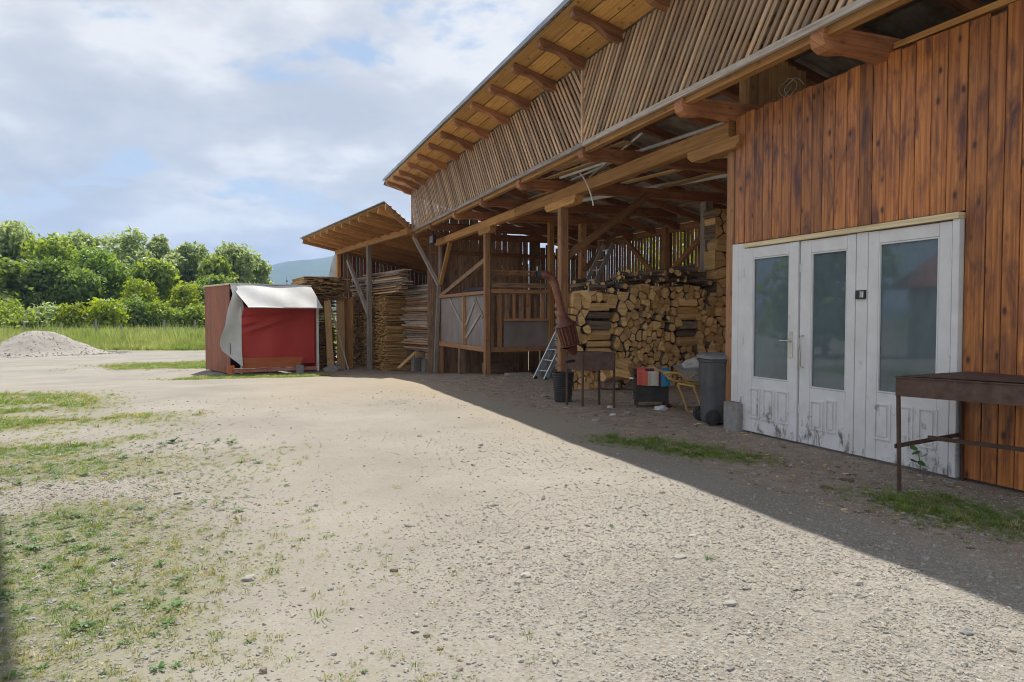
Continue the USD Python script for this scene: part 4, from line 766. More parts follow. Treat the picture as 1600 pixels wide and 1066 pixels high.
for s in (-1, 1):
    wcn = bo + bu * (-0.21) + bv * (0.17 * s - 0.02) + zv * 0.1
    wcn = bo + bu * (-0.16) + bv * (0.0 + 0.235 * s) + zv * 0.105
    part(wn, 'wheel', lathe([(0.0, -0.03), (0.05, -0.03), (0.06, -0.022), (0.085, -0.025), (0.105, -0.012), (0.105, 0.012), (0.085, 0.025), (0.06, 0.022), (0.05, 0.03), (0.0, 0.03)], wcn, bv, 24), M['rubber'], smooth=40)
part(wn, 'axle', tube([bo + bu * -0.16 - bv * 0.25 + zv * 0.105, bo + bu * -0.16 + bv * 0.25 + zv * 0.105], 0.012), M['black_metal'])
for u in (-0.12, 0.0, 0.12): part(wn, 'rib', beam(bo + bu * u * 0.9 - bv * 0.206 + zv * 0.06, bo + bu * u - bv * 0.234 + zv * 0.80, 0.018, 0.012, bv), M['bin_plastic'])
fx_, fz_ = bu, unit(zv * 0.79 - bv * 0.03)
tm = meshkit.text_mesh('DEX', 0.045, 0.002, True); tv = np.array(tm.vertices); so = bo - bv * 0.232 + bu * 0.02 + zv * 0.70
part(wn, 'lettering', (so + tv[:, :1] * fx_ + tv[:, 1:2] * fz_ - bv * tv[:, 2:3] - bv * 0.001, np.array(tm.faces), tv[:, :2]), M['sticker_white'])
part(wn, 'sticker', beam(so + bu * 0.035 - zv * 0.06 - bv * 0.0, so + bu * 0.15 - zv * 0.06, 0.003, 0.08), M['sticker_blue']); part(wn, 'sticker', beam(so + bu * 0.045 - zv * 0.16 + bv * 0.003, so + bu * 0.14 - zv * 0.16 + bv * 0.003, 0.003, 0.09), M['sticker_white'])

# rusty grill in front of the doors
gl = thing('rusty_grill', 'long rusty steel charcoal grill on angle legs in front of the doors', 'grill', (5.03, 4.24, 0))
a0, a1 = np.array([5.00, 4.26, 0]), np.array([5.90, 4.38, 0]); run = unit([0.33, -0.93, 0]); LR = 1.75
b0_, b1_ = a0 + run * LR, a1 + run * LR; zt, zb = 0.952, 0.80
for p, q in ((a0, a1), (a0, b0_), (a1, b1_), (b0_, b1_)): part(gl, 'side_plate', wallp(p[:2], q[:2], zb, zt, 0.008), M['rusty_steel'])
part(gl, 'tray', plate([a0[:2], a1[:2], b1_[:2], b0_[:2]], (0, 0, zb + 0.02), (1, 0, 0), (0, 1, 0), 0.006), M['rusty_steel'])
for p, q in ((a0, a1), (a0, b0_), (a1, b1_)): part(gl, 'rim', beam((*p[:2], zt + 0.004), (*q[:2], zt + 0.004), 0.03, 0.008), M['rusty_steel'])
for k in range(30):
    f = (k + 0.6) / 30; p, q = a0 + run * LR * f, a1 + run * LR * f; sag = 0.006 * math.sin(k * 2.1)
    part(gl, 'grate_bar', beam((*p[:2], zt - 0.004 + sag), (*q[:2], zt - 0.002 - sag), 0.034 if k % 3 else 0.05, 0.008), M['rusty_steel'])
part(gl, 'cover_plate', plate([(0, 0), (0.9, 0.02), (0.86, 0.75), (0.05, 0.8)], (*(a0 + run * 0.04)[:2], zt + 0.016), unit(a1 - a0), run, 0.006), M['rusty_steel'])
part(gl, 'cover_plate', plate([(0.02, 0), (0.88, 0.04), (0.92, 0.7), (0.0, 0.74)], (*(a0 + run * 0.84)[:2], zt + 0.02), unit(a1 - a0), run, 0.006), M['rusty_steel'])
for p in (a0, a1, b0_ - run * 0.05, b1_ - run * 0.05):
    g0 = G(*p[:2]) - 0.03
    part(gl, 'leg', prism([(-0.02, -0.02), (0.02, -0.02), (0.02, -0.014), (-0.014, -0.014), (-0.014, 0.02), (-0.02, 0.02)], (p[0] + 0.03, p[1] - 0.01, g0), (p[0] + 0.005, p[1] - 0.005, zb + 0.01), (0, 1, 0)), M['rusty_steel'])
part(gl, 'brace_bar', beam((*a0[:2], 0.385), (*a1[:2], 0.405), 0.012, 0.035), M['rusty_steel']); m0, m1 = (a0 + a1) / 2, (b0_ + b1_) / 2
part(gl, 'brace_bar', beam((*m0[:2], 0.42), (*m1[:2], 0.40), 0.016, 0.035), M['rusty_steel'])

# small rubbish
for i, (x, y, s, m, lab) in enumerate([(5.43, 9.86, 0.05, 'crumpled_paper', 'scrap of white paper on the earth by the fire box leg'), (6.05, 9.35, 0.11, 'crumpled_paper', 'crumpled white plastic bag on the earth under the blanket'), (6.3, 9.6, 0.09, 'cloth_maroon', 'dark red object on the ground behind the black grill'),
                                     (5.0, 9.0, 0.045, 'crumpled_paper', 'white scrap lying on the earth before the black grill'), (5.05, 11.6, 0.07, 'field_stone', 'grey stone on the earth left of the ribbed bucket')]):
    v, f, u = lump(20 + i, np.array([s, s * 0.8, s * 0.45]), 2, 0.5); single('litter' if 'stone' not in m else 'stone', (v + (x, y, G(x, y) + s * 0.25), f, u), M[m], lab, 'litter' if 'stone' not in m else 'stone')
single('foam_sheet', box(6.35, 7.0, 16.9, 17.2, G(6.6, 17) - 0.01, G(6.6, 17) + 0.05), M['pale_sheet'], 'pale flat sheet lying on the ground under the raised crib', 'sheet')
v, f, u = box(6.3, 7.1, 18.6, 18.9, -0.12, 0.16, 0.01); single('beam_offcut', (v, f, u), M['old_board'], 'short thick timber offcut lying under the raised crib', 'timber')
single('rolled_tarp', tube([(6.1, 19.9, 2.17), (6.12, 19.0, 2.2), (6.15, 17.8, 2.19)], [0.07, 0.10, 0.06], 8), M['black_plastic'], 'dark rolled tarp lying on the top rail of the crib', 'tarp', smooth=True)

# ------------------------------------------------------------------ lumber shed at the far end
shed = thing('lumber_shed', 'open timber lumber shed with orange rafters at the barn end', 'shed', (4.4, 26.6, -0.53))
B0 = np.array([5.03, 22.4, 0]); E = unit([-0.1424, 0.9898, 0]); N = np.array([E[1], -E[0], 0])
S = lambda a, b, z: B0 + E * a + N * b + zv * z
SL = 0.205; zr = lambda b: 4.32 - SL * b
part(shed, 'front_beam', beam(S(0.0, 0, 4.205), S(8.7, 0, 4.205), 0.17, 0.21, ch=0.015), M['beam_pine'])
part(shed, 'post', beam(S(4.25, 0, -0.7), S(4.25, 0, 4.10), 0.17, 0.17, E, 0.012), M['grey_wood']); part(shed, 'post', beam(S(8.62, 0.05, -0.7), S(8.62, 0.05, 4.10), 0.17, 0.17, E, 0.012), M['beam_pine'])
part(shed, 'strut', beam(S(4.3, -0.02, 1.55), S(6.95, -0.02, 3.72), 0.14, 0.13, N, 0.01), M['grey_wood'], 'pale strut of the shed post')
ends = lambda b: (-1.93 + (1.47 + b) * 1.31 if b < 0 else 0.05)
for k in range(11):
    a = -1.2 + k * 0.985; bo_ = -1.45 if a > -0.6 else -1.45 + (-0.6 - a) * 0 
    bs = max(-1.45, -1.47 + (a + 1.93) / 1.31 * 0) if a > -1.9 else 0
    bst = -1.45 if a > -1.9 + 0.02 else 0
    # the roof's near end is skewed: rafters start where it is reached
    b_lim = -1.47 if a >= 0.05 else -1.47
    if a < 0.05: end = (a + 1.93) / 1.31 - 1.47        # inner end of the short rafters
    else: end = 4.6
    part(shed, 'rafter', beam(S(a, b_lim + 0.03, zr(b_lim) - 0.02), S(a, end, zr(end) - 0.02), 0.10, 0.17), M['beam_pine'])
part(shed, 'end_fascia', beam(S(-1.93, -1.47, zr(-1.47) - 0.015), S(-0.03, -0.02, zr(0) - 0.0), 0.03, 0.2), M['fresh_board'])
nb_ = 22
for k in range(nb_):                                                                                    # roof boarding seen from below
    b0, b1 = -1.47 + k * 6.05 / nb_, -1.47 + (k + 1) * 6.05 / nb_ - 0.018; bm = (b0 + b1) / 2
    part(shed, 'roof_board', prism(rect(b1 - b0, 0.02), S(max(ends(bm), -2), bm, zr(bm) + 0.077), S(8.78, bm, zr(bm) + 0.077), N * SL * 1.0 + zv), M['soffit_pine'] if k < 5 else M['beam_pine'])
v = np.array([S(-1.98, -1.53, zr(-1.53) + 0.105), S(8.85, -1.53, zr(-1.53) + 0.105), S(8.85, 4.7, zr(4.7) + 0.105), S(0.05, 4.7, zr(4.7) + 0.105), S(0.05, 0.0, zr(0.0) + 0.105)])
w = v + zv * 0.02; tri = np.array([[0, 1, 4], [1, 2, 4], [2, 3, 4]]); q5 = np.array([[i, (i + 1) % 5, (i + 1) % 5 + 5, i + 5] for i in range(5)])
part(shed, 'roof_sheet', (np.vstack([v, w]), np.vstack([tri[:, ::-1], tri + 5, q5[:, [0, 1, 2]], q5[:, [0, 2, 3]]]), np.vstack([v[:, :2], v[:, :2]])), M['roof_metal'])
part(shed, 'skylight', beam(S(0.9, -1.0, zr(-1.0) + 0.06), S(1.5, -1.0, zr(-1.0) + 0.06), 0.5, 0.004, zv), M['white_pipe'], 'white translucent patch between the rafters')
b = 0.1
while b < 4.5:
    w_ = rnd.uniform(0.15, 0.2); part(shed, 'end_board', beam(S(8.66, b + w_ / 2, -0.6), S(8.66, b + w_ / 2, zr(b + w_) - 0.02), w_, 0.022, E), M['container_plank' if rnd.random() < 0.3 else 'old_board']); b += w_ + 0.01
a = 0.3
while a < 8.6:
    w_ = rnd.uniform(0.15, 0.2); part(shed, 'back_board', beam(S(a + w_ / 2, 4.6, -0.6), S(a + w_ / 2, 4.6, zr(4.6) - 0.05), w_, 0.022, N), M['old_board']); a += w_ + 0.004
part(shed, 'post', beam(S(0.9, 2.2, -0.6), S(0.9, 2.2, zr(2.2) - 0.1), 0.16, 0.16, E), M['old_board'])

def ends_stack(a0, a1, b0, z0, z1, seed, L=2.2, hmin=0.022, hmax=0.034, frame=S, jag=0.10):
    r = np.random.default_rng(seed); out = []; z = z0
    while z < z1:
        h = r.uniform(hmin, hmax); a = a0 + r.uniform(0, 0.12)
        while a < a1:
            w = r.uniform(0.09, 0.30)
            if r.random() < 0.93: out.append(beam(frame(a + w / 2, b0 + r.uniform(-jag, jag), z + h / 2), frame(a + w / 2 + r.uniform(-0.03, 0.03), b0 + L, z + h / 2), w * 0.97, h))
            a += w + r.uniform(0.0, 0.015)
        z += h + r.uniform(0.004, 0.014)
    return join(out)
p_ = thing('board_stack', 'tall stack of yellow sawn board ends behind the grey shed post', 'lumber stack', tuple(S(5, 1, -0.55)))
part(p_, 'board', ends_stack(3.05, 8.3, 0.28, -0.55, 2.28, 5), M['sawn_ends'], kind='stuff')
p_ = thing('slab_stack', 'outdoor stack of weathered slab board ends behind the red and white stall', 'lumber stack', (2.7, 28, -0.5))
S2 = lambda a, b, z: np.array([2.12 + 0.99 * a - 0.1 * b, 27.55 + 0.1 * a + 0.99 * b, z])
part(p_, 'board', join([ends_stack(0.02, 1.15, 0, -0.53, 2.1, 8, 2.4, frame=S2), ends_stack(-0.10, 1.45, -0.12, 2.1, 2.95, 9, 2.6, frame=S2, jag=0.18)]), M['sawn_ends'], kind='stuff')
r2 = np.random.default_rng(15)
for k in range(34):                                                                                    # long boards on top
    z = 2.31 + 0.046 * (k // 2) + r2.uniform(-0.006, 0.006); a = r2.uniform(0.9, 1.5) + (k % 2) * 2.9; L = r2.uniform(3.6, 4.4)
    L = min(L, 8.2 - a)
    if z > 3.05: continue
    single('long_board', beam(S(a, 0.25 + 0.3 * (k % 2) + r2.uniform(-0.12, 0.12), z), S(a + L, 0.3 + 0.3 * (k % 2) + r2.uniform(-0.15, 0.15), z + r2.uniform(-0.02, 0.02)), r2.uniform(0.2, 0.3), 0.04), M['fresh_board' if r2.random() < 0.35 else 'grey_wood' if r2.random() < 0.5 else 'old_board'], ['long uneven board on the left half of the yellow board stack top', 'long uneven board on the right half of the stack top, behind the shed post'][k % 2], 'board', ['long boards, left on the stack', 'long boards, right on the stack'][k % 2])
for k in range(60):                                                                                    # grey boards lying lengthwise, right of the post
    row = k // 2; z = 0.30 + row * 0.076 + r2.uniform(-0.006, 0.006); a = 0.35 + r2.uniform(-0.15, 0.12); L = r2.uniform(2.3, 2.75); tilt = r2.uniform(-0.015, 0.015)
    bb_ = 1.0 + (k % 2) * 0.35 + r2.uniform(-0.09, 0.09)
    single('sawn_board', beam(S(a, bb_, z - tilt), S(a + L, bb_ + r2.uniform(-0.06, 0.06), z + tilt), r2.uniform(0.22, 0.36), r2.uniform(0.05, 0.08)), M['grey_wood' if r2.random() < 0.62 else 'old_board'], 'grey sawn board in the %s half of the stack between shed post and barn corner' % ('upper' if row > 14 else 'lower'), 'board', 'grey boards in the shed, %s half' % ('upper' if row > 14 else 'lower'))
for s, a in enumerate((0.6, 1.6, 2.6)):
    single('stack_bearer', beam(S(a, 0.8, 0.13), S(a, 2.2, 0.13), 0.16, 0.2), M['old_board'], 'dark timber bearer under the grey boards in the shed', 'timber', 'bearers under the grey boards')
    single('bearer_block', beam(S(a, 1.2, -0.6), S(a, 1.2, 0.03), 0.25, 0.3, E), M['concrete'], 'block carrying a bearer under the grey boards', 'block', 'blocks under the bearers')
single('leaning_plank', beam((3.02, 26.85, G(3, 26.85)), (2.98, 27.42, 2.05), 0.24, 0.03, (0, -1, 0.2)), M['fresh_board'], 'wide light pine plank leaning upright against the slab stack', 'plank')
single('upright_plank', beam((3.42, 27.0, G(3.4, 27)), (3.50, 27.75, 2.25), 0.30, 0.028, (0, -1, 0.2)), M['fresh_board'], 'second pine plank leaning upright just right of the widest one', 'plank')
single('upright_plank', beam((3.78, 27.6, G(3.4, 27)), (3.86, 28.0, 2.2), 0.34, 0.028, (0, -1, 0.2)), M['beam_pine'], 'darker upright plank leaning at the left end of the board stack', 'plank')
single('leaning_lath', beam((3.62, 26.5, G(3.6, 26.5)), (2.98, 26.95, 2.08), 0.05, 0.05, (0, -1, 0.2)), M['grey_wood'], 'thin pale lath leaning slantwise across the pine planks', 'lath')
v, f, u = lump(3, np.array([0.36, 0.22, 0.16]), 3, 0.35); single('stone', (v + (3.08, 26.4, G(3.1, 26.4) + 0.06), f, u), M['concrete'], 'grey lump of concrete at the foot of the leaning planks', 'stone', smooth=True)
v, f, u = box(1.72, 1.98, 25.85, 26.05, -0.54, -0.26, 0.012); single('concrete_block', (v, f, u), M['concrete'], 'small grey block before the right end of the red stall', 'block')
for k, (p, q) in enumerate([((4.9, 23.6, -0.28), (5.9, 24.6, 0.35)), ((4.6, 24.2, 0.1), (5.6, 24.7, 0.02))]): single('loose_plank', beam(p, q, 0.14, 0.03), M['old_board'] if k else M['fresh_board'], ['pale plank lying aslant before the grey board stack', 'dark plank lying flat before the grey board stack'][k], 'plank')
hop = thing('sheet_metal_hood', 'pale grey sheet metal hood rising behind the shed end', 'hood', tuple(S(10.6, 0.6, -0.5)))
hc = S(10.4, 0.55, 0); part(hop, 'hood', lathe([(0.55, 2.6), (0.45, 3.4), (0.28, 4.1), (0.22, 4.25), (0.0, 4.27)], hc, n=18), M['pale_sheet'], smooth=40); part(hop, 'leg', tube([hc + (-0.5, 0, -0.6), hc + (-0.5, 0, 3.0)], 0.03), M['rusty_steel']); part(hop, 'leg', tube([hc + (0.5, 0, -0.6), hc + (0.5, 0, 3.0)], 0.03), M['rusty_steel']); part(hop, 'ring', tube([hc + (0.6 * math.cos(q), 0.6 * math.sin(q), 2.75) for q in np.linspace(0, 6.3, 20)], 0.03), M['rusty_steel'])

# ------------------------------------------------------------------ red and white market stall
stl = thing('market_stall', 'red tarpaulin market stall with white awning and brown plank side', 'stall', (0.9, 26.3, -0.5))
FC, FR, FL = np.array([-0.42, 25.65, 0]), np.array([2.50, 26.32, 0]), np.array([-1.30, 28.15, 0]); f_ = unit(FR - FC); g_ = unit(FL - FC); Wd, Dp = np.linalg.norm(FR - FC), np.linalg.norm(FL - FC); nf = unit(np.cross(f_, zv))
C_ = lambda u, v, z: FC + f_ * u + g_ * v + zv * z
zg, ztop = -0.5, 2.55
for k in range(14):
    v0, v1 = k * Dp / 14, (k + 1) * Dp / 14 - 0.006
    part(stl, 'side_plank', beam(C_(0, (v0 + v1) / 2, zg + 0.02), C_(0, (v0 + v1) / 2, ztop), v1 - v0, 0.025, np.cross(g_, zv)), M['container_plank'])
part(stl, 'back_wall', beam(C_(0, Dp, 1.0), C_(Wd, Dp, 1.0), 0.03, 3.0), M['container_plank']); part(stl, 'right_wall', beam(C_(Wd - 0.03, 0.1, 1.0), C_(Wd - 0.03, Dp, 1.0), 0.03, 2.8), M['red_tarp'])
part(stl, 'roof', plate([C_(-0.03, -0.02, 0)[:2], C_(Wd - 0.2, -0.02, 0)[:2], C_(Wd - 0.2, Dp, 0)[:2], C_(-0.03, Dp, 0)[:2]], (0, 0, ztop + 0.02), (1, 0, 0), (0, 1, 0), 0.03), M['white_tarp'])
part(stl, 'roof_trim', beam(C_(-0.035, -0.02, ztop + 0.0), C_(-0.035, Dp, ztop + 0.0), 0.03, 0.05), M['pale_lintel'])
# white awning, slightly bellied, sloping forward from the roof edge
us = np.linspace(0, 1, 30); vs = np.linspace(0, 1, 9)
def awn(u, v): 
    u0, u1 = 0.0 + 0.42 * v, Wd - 0.24 + 0.20 * v
    return C_(u0 + (u1 - u0) * u, 0, ztop + 0.02 - 0.80 * v) + nf * (-0.02 - 0.0 + (0.78 * v + 0.025 * math.sin(u * 3.1) * math.sin(v * 3.1) + 0.022 * math.sin(u * 21 + 3 * v) * v + 0.02 * math.sin(u * 9 - 4 * v))) * 1.0
sgn = 1.0 if np.dot(nf, [0, -1, 0]) > 0 else -1.0; nf = nf * sgn
part(stl, 'awning', grid(np.array([[awn(u, v) for v in vs] for u in us])), M['white_tarp'], smooth=True)
part(stl, 'awning_bar', tube([awn(0, 1.0) - zv * 0.01, awn(1, 1.0) - zv * 0.01], 0.02, 8), M['white_pipe'])
part(stl, 'awning_cheek', (np.array([awn(1, 0), awn(1, 1), C_(Wd - 0.06, 0.0, 1.75)]), np.array([[0, 1, 2], [2, 1, 0]]), np.zeros((3, 2))), M['white_tarp'])
# loose white flap folded round the left front corner
ks = np.linspace(0, 1, 26); prof_out = lambda t: np.interp(t, [0, 0.12, 0.3, 0.5, 0.62, 0.72, 0.8, 1.0], [0.0, 0.05, -0.10, -0.20, -0.33, -0.36, -0.28, 0.34]); prof_in = lambda t: np.interp(t, [0, 0.1, 0.27, 0.45, 0.6, 0.8, 1.0], [0.16, 0.3, 0.46, 0.36, 0.34, 0.34, 0.36])
flap = np.array([[C_(prof_out(t) + (prof_in(t) - prof_out(t)) * s, -0.05, ztop - 0.02 - (ztop - zg - 0.28) * t) + nf * (0.05 + 0.10 * math.sin(s * 2.6 + t * 5) * math.sin(t * 3.0) + 0.05 * math.sin(t * 13 + s)) for s in np.linspace(0, 1, 9)] for t in ks])
part(stl, 'corner_flap', grid(flap), M['white_tarp'], smooth=True)
# red tarp front with hanging folds
us, vs = np.linspace(0, 1, 60), np.linspace(0, 1, 44)
def redf(u, v):
    x = 0.36 + u * (Wd - 0.36 - 0.10); z = 1.78 - v * 2.0
    a = np.exp(-((v - (0.26 + 0.55 * (0.42 - u) * (u < 0.42) * 0 - 0.30 * max(u - 0.12, 0) + 0.28 * max(0.12 - u, 0))) / 0.045) ** 2) * np.exp(-(u / 0.5) ** 2) * 0.15
    b = np.exp(-((v - (0.44 - 0.42 * u)) / 0.05) ** 2) * np.exp(-(((u - 0.35) / 0.28)) ** 2) * 0.14
    c_ = np.exp(-((v - (0.20 - 0.2 * u)) / 0.035) ** 2) * np.exp(-(u / 0.25) ** 2) * 0.10
    return C_(x, 0.02, z) + nf * (a + b + c_ + 0.012 * math.sin(u * 14 + v * 3))
part(stl, 'front_tarp', grid(np.array([[redf(u, v) for v in vs] for u in us])), M['red_tarp'], smooth=True)
part(stl, 'counter_board', plate([(0.38, -0.32), (2.35, -0.32), (2.45, 0.02), (0.38, 0.04)], FC + nf * 0.06, f_, zv, 0.03), M['orange_plank']); part(stl, 'sill_board', beam(C_(0.02, -0.03, zg + 0.10), C_(Wd - 0.05, -0.03, zg + 0.10), 0.05, 0.12), M['faded_red_paint'])
part(stl, 'front_post', beam(C_(Wd - 0.02, -0.06, zg), C_(Wd - 0.02, -0.06, 1.78), 0.09, 0.07, f_), M['white_pipe'], 'white post at the right front corner'); part(stl, 'front_post', beam(C_(0.0, -0.03, zg), C_(0.0, -0.03, -0.2), 0.22, 0.05, nf), M['orange_plank']); part(stl, 'front_post', beam(C_(0.34, -0.02, zg), C_(0.34, -0.02, 1.78), 0.05, 0.05, f_), M['white_pipe'])

# ------------------------------------------------------------------ gravel heap
r_h, c_h = 3.3, np.array([-10.2, 43.8]); qa = np.linspace(0, 2 * np.pi, 97); ra = np.linspace(0, 1, 34)
def heap(t, q):
    ex = 1 + 0.10 * math.sin(q * 3 + 1); x = c_h[0] + t * r_h * ex * math.cos(q); y = c_h[1] + t * r_h * 0.8 * ex * math.sin(q)
    h = 1.25 * float(np.interp(t, [0, 0.16, 0.24, 0.75, 0.9, 1.0], [1.0, 0.97, 0.90, 0.20, 0.05, 0.0])); return (x, y, G(x, y) - 0.03 + max(h, 0) + 0.30 * (float(nz(x, y, 2.1, 61)) - 0.5) * (1 - t * t))
plain('heap_gravel', (0.38, 0.35, 0.31), (0.29, 0.265, 0.235), 20, 0.95, 0, 0.9)
hp = single('gravel_heap', grid(np.array([[heap(t, q) for q in qa] for t in ra])), M['heap_gravel'], 'pale gravel heap at the far left edge of the yard', 'gravel heap', smooth=True)

# ------------------------------------------------------------------ trees, shrubs, fence, far bush, conifer
def at(px, dist): az = math.atan((px - 800) / 1100) + YAW; return dist * math.sin(az), dist * math.cos(az)
def crown_leaves(r, blobs, n, size, droop=0.0):
    """Leaf clumps on and in the blobs: lots of small bent quads."""
    vol = np.array([b[3] ** 2 for b in blobs]); pick = r.choice(len(blobs), n, p=vol / vol.sum()); B = np.array(blobs)[pick]
    dv = r.normal(size=(n, 3)); dv /= np.linalg.norm(dv, axis=1, keepdims=True); rad = (0.35 + 0.65 * r.random(n) ** 0.45) * (1 + 0.6 * (r.random(n) - 0.45))
    c = B[:, :3] + dv * (rad * B[:, 3])[:, None] * [1, 1, 0.9]; c[:, 2] -= droop * r.random(n)
    nn = dv + r.normal(size=(n, 3)) * 1.0 + [0, 0, 0.5]; nn /= np.linalg.norm(nn, axis=1, keepdims=True)
    a = np.cross(nn, r.normal(size=(n, 3))); a /= np.linalg.norm(a, axis=1, keepdims=True); b = np.cross(nn, a); s = size * r.uniform(0.55, 1.35, n)[:, None]
    V = np.stack([c - a * s, c + b * s * 0.55 - nn * s * 0.12, c + a * s, c - b * s * 0.55 - nn * s * 0.12], 1).reshape(-1, 3)
    q = np.arange(n)[:, None] * 4; return V, np.vstack([q + [0, 1, 2], q + [0, 2, 3]]), np.zeros((len(V), 2))
def tree(name, x, y, h, wdt, mat, label, cat, seed, n=5200, size=0.24, base=0.12, group=None, trunk=True, shape=1.0):
    r = np.random.default_rng(seed); g = G(x, y); t = thing(name, label, cat, (x, y, g), group); blobs = []
    nb = r.integers(24, 34)
    for k in range(nb):
        f = r.uniform(base + 0.08, 0.93); rr = wdt * 0.5 * (math.sin(math.pi * min(1, (f * 0.8 + 0.14) ** shape)) ** 0.7); an = r.uniform(0, 2 * np.pi); q = rr * math.sqrt(r.random()) * 0.85
        blobs.append((x + q * math.cos(an), y + q * math.sin(an), g + f * h, wdt * r.uniform(0.15, 0.27)))
    blobs.append((x, y, g + 0.92 * h, wdt * 0.13))
    part(t, 'crown', crown_leaves(r, blobs, n, size), M[mat])
    if trunk:
        pts = [np.array([x, y, g - 0.2])]
        for k in range(5): pts.append(pts[-1] + np.array([r.uniform(-.15, .15) * h / 10, r.uniform(-.15, .15) * h / 10, h * 0.15]))
        part(t, 'trunk', tube(pts, np.linspace(0.022 * h, 0.006 * h, 6), 8), M['trunk_bark'], smooth=True)
        limbs = []
        for k in range(7):
            b = blobs[r.integers(len(blobs))]; s = pts[2 + k % 3]; limbs.append(tube([s, (s + np.array(b[:3])) / 2 + (0, 0, -0.3), np.array(b[:3])], [0.008 * h, 0.005 * h, 0.002 * h], 6))
        part(t, 'limb', join(limbs), M['trunk_bark'], smooth=True)
    return t
def hgt(topy, dist, px): zc = dist / math.hypot((px - 800) / 1100, 1) ; return EYE + (495 - topy) / 1100 * zc
tl = [ # px, top y, width px, distance, material, wording
    (-45, 350, 90, 98, 'leaf_mid', 'tall green tree cut by the left edge of the picture'),
    (18, 348, 66, 96, 'leaf_pale', 'tall pale willow leaved tree standing second from the left edge'),
    (78, 372, 62, 92, 'leaf_mid', 'broad green tree just right of the tall pale leftmost tree'),
    (126, 366, 62, 100, 'leaf_pale', 'pale feathery tree topping the row above the gravel heap'),
    (162, 398, 76, 86, 'leaf_dark', 'dark green broad tree in the middle of the row behind the meadow'),
    (200, 362, 72, 99, 'leaf_pale', 'pale round topped tree, tallest at the middle of the row'),
    (246, 366, 36, 101, 'leaf_pale', 'slender pale tree top standing out of the row'),
    (250, 408, 70, 84, 'leaf_mid', 'rounded mid green tree before the slender pale top'),
    (292, 380, 64, 92, 'leaf_pale', 'pale green spreading tree left of the gap in the tree line'),
    (332, 408, 56, 88, 'leaf_mid', 'low green tree filling the dip behind the stall'),
    (362, 384, 58, 93, 'leaf_pale', 'airy pale tree rising above the left end of the stall'),
    (402, 394, 44, 95, 'leaf_pale', 'rightmost airy pale tree above the stall roof'),
    (60, 412, 74, 84, 'leaf_dark', 'dark green tree low in the row behind the gravel heap'),
    (8, 415, 66, 82, 'leaf_mid', 'mid green bushy tree in front at the left edge'),
    (118, 430, 66, 82, 'leaf_dark', 'dark green bushy tree in front of the middle of the row'),
    (330, 440, 66, 82, 'leaf_dark', 'dark green bushy tree just left of and behind the stall')]
for i, (px, ty, wp, ds, mt, lab) in enumerate(tl):
    x, y = at(px, ds); h = hgt(ty, ds, px) - G(x, y); tree('deciduous_tree', x, y, h, wp * ds / 1230 * 1.28, mt, lab, 'tree', 100 + i, 7000, 0.30, 0.02 if mt != 'leaf_pale' else 0.10)
sl = [(216, 436, 48, 78, 'leaf_yellow', 'yellow green rounded bush in front of the pale tree row'), (288, 448, 50, 78, 'leaf_yellow', 'bright yellow bush left of the stall'), (20, 474, 64, 74, 'leaf_mid', 'low green bush at the left edge behind the meadow fence'),
      (72, 484, 54, 74, 'leaf_pale', 'pale silvery bush behind the gravel heap'), (112, 480, 52, 73, 'leaf_yellow', 'yellow green bush just right of the gravel heap top'), (166, 474, 56, 73, 'leaf_yellow', 'wide yellow green bush at the foot of the tree row'),
      (212, 470, 50, 75, 'leaf_dark', 'dark bush between the two yellow bushes'), (256, 478, 52, 75, 'leaf_mid', 'green bush left of the bright yellow bush'), (312, 486, 50, 74, 'leaf_mid', 'low green bush by the stall side'), (385, 455, 90, 80, 'leaf_mid', 'green bush hidden behind the stall roof'), (-30, 470, 60, 76, 'leaf_mid', 'green bush cut by the left picture edge')]
for i, (px, ty, wp, ds, mt, lab) in enumerate(sl):
    x, y = at(px, ds); h = hgt(ty, ds, px) - G(x, y); tree('bush', x, y, h, wp * ds / 1230 * 1.25, mt, lab, 'bush', 200 + i, 4200, 0.19, -0.05, trunk=False, shape=0.7)
x, y = at(488, 110); tree('bush', x, y, 7.0, 7, 'leaf_pale', 'pale bush top right of the stall roof before the hill', 'bush', 301, 3000, 0.25)
x, y = at(449, 260); ct = thing('spruce_tree', 'small dark spruce far behind the stall roof', 'tree', (x, y, G(x, y))); rc = np.random.default_rng(9); hh = hgt(431, 260, 449) - G(x, y); cl = []
for k in range(11):
    f = k / 11; zc = G(x, y) + hh * (0.15 + 0.8 * f); rr = hh * 0.17 * (1 - f) + 0.25
    for j in range(26): an = rc.uniform(0, 6.3); cl.append(beam((x, y, zc + 0.3), (x + rr * math.cos(an) * rc.uniform(.6, 1.1), y + rr * math.sin(an) * rc.uniform(.6, 1.1), zc - rr * 0.25), 0.5, 0.12, taper=0.3))
part(ct, 'crown', join(cl), M['leaf_conifer']); part(ct, 'trunk', tube([(x, y, G(x, y) - 0.3), (x, y, G(x, y) + hh)], [0.25, 0.03], 7), M['trunk_bark'])
# greenery close behind the barn, seen through the back wall
for i, (x, y, h, w, mt, lab) in enumerate([(15.6, 21.4, 5.8, 4.6, 'leaf_yellow', 'bright green tree seen through the gaps of the barn back wall'), (16.2, 25.6, 4.2, 3.6, 'leaf_mid', 'green bush seen through the middle gaps of the barn back wall'), (15, 17.8, 6, 4, 'leaf_yellow', 'green tree glimpsed behind the firewood column')]): tree('bush', x, y, h, w, mt, lab, 'bush', 320 + i, 2600, 0.16, 0.0)
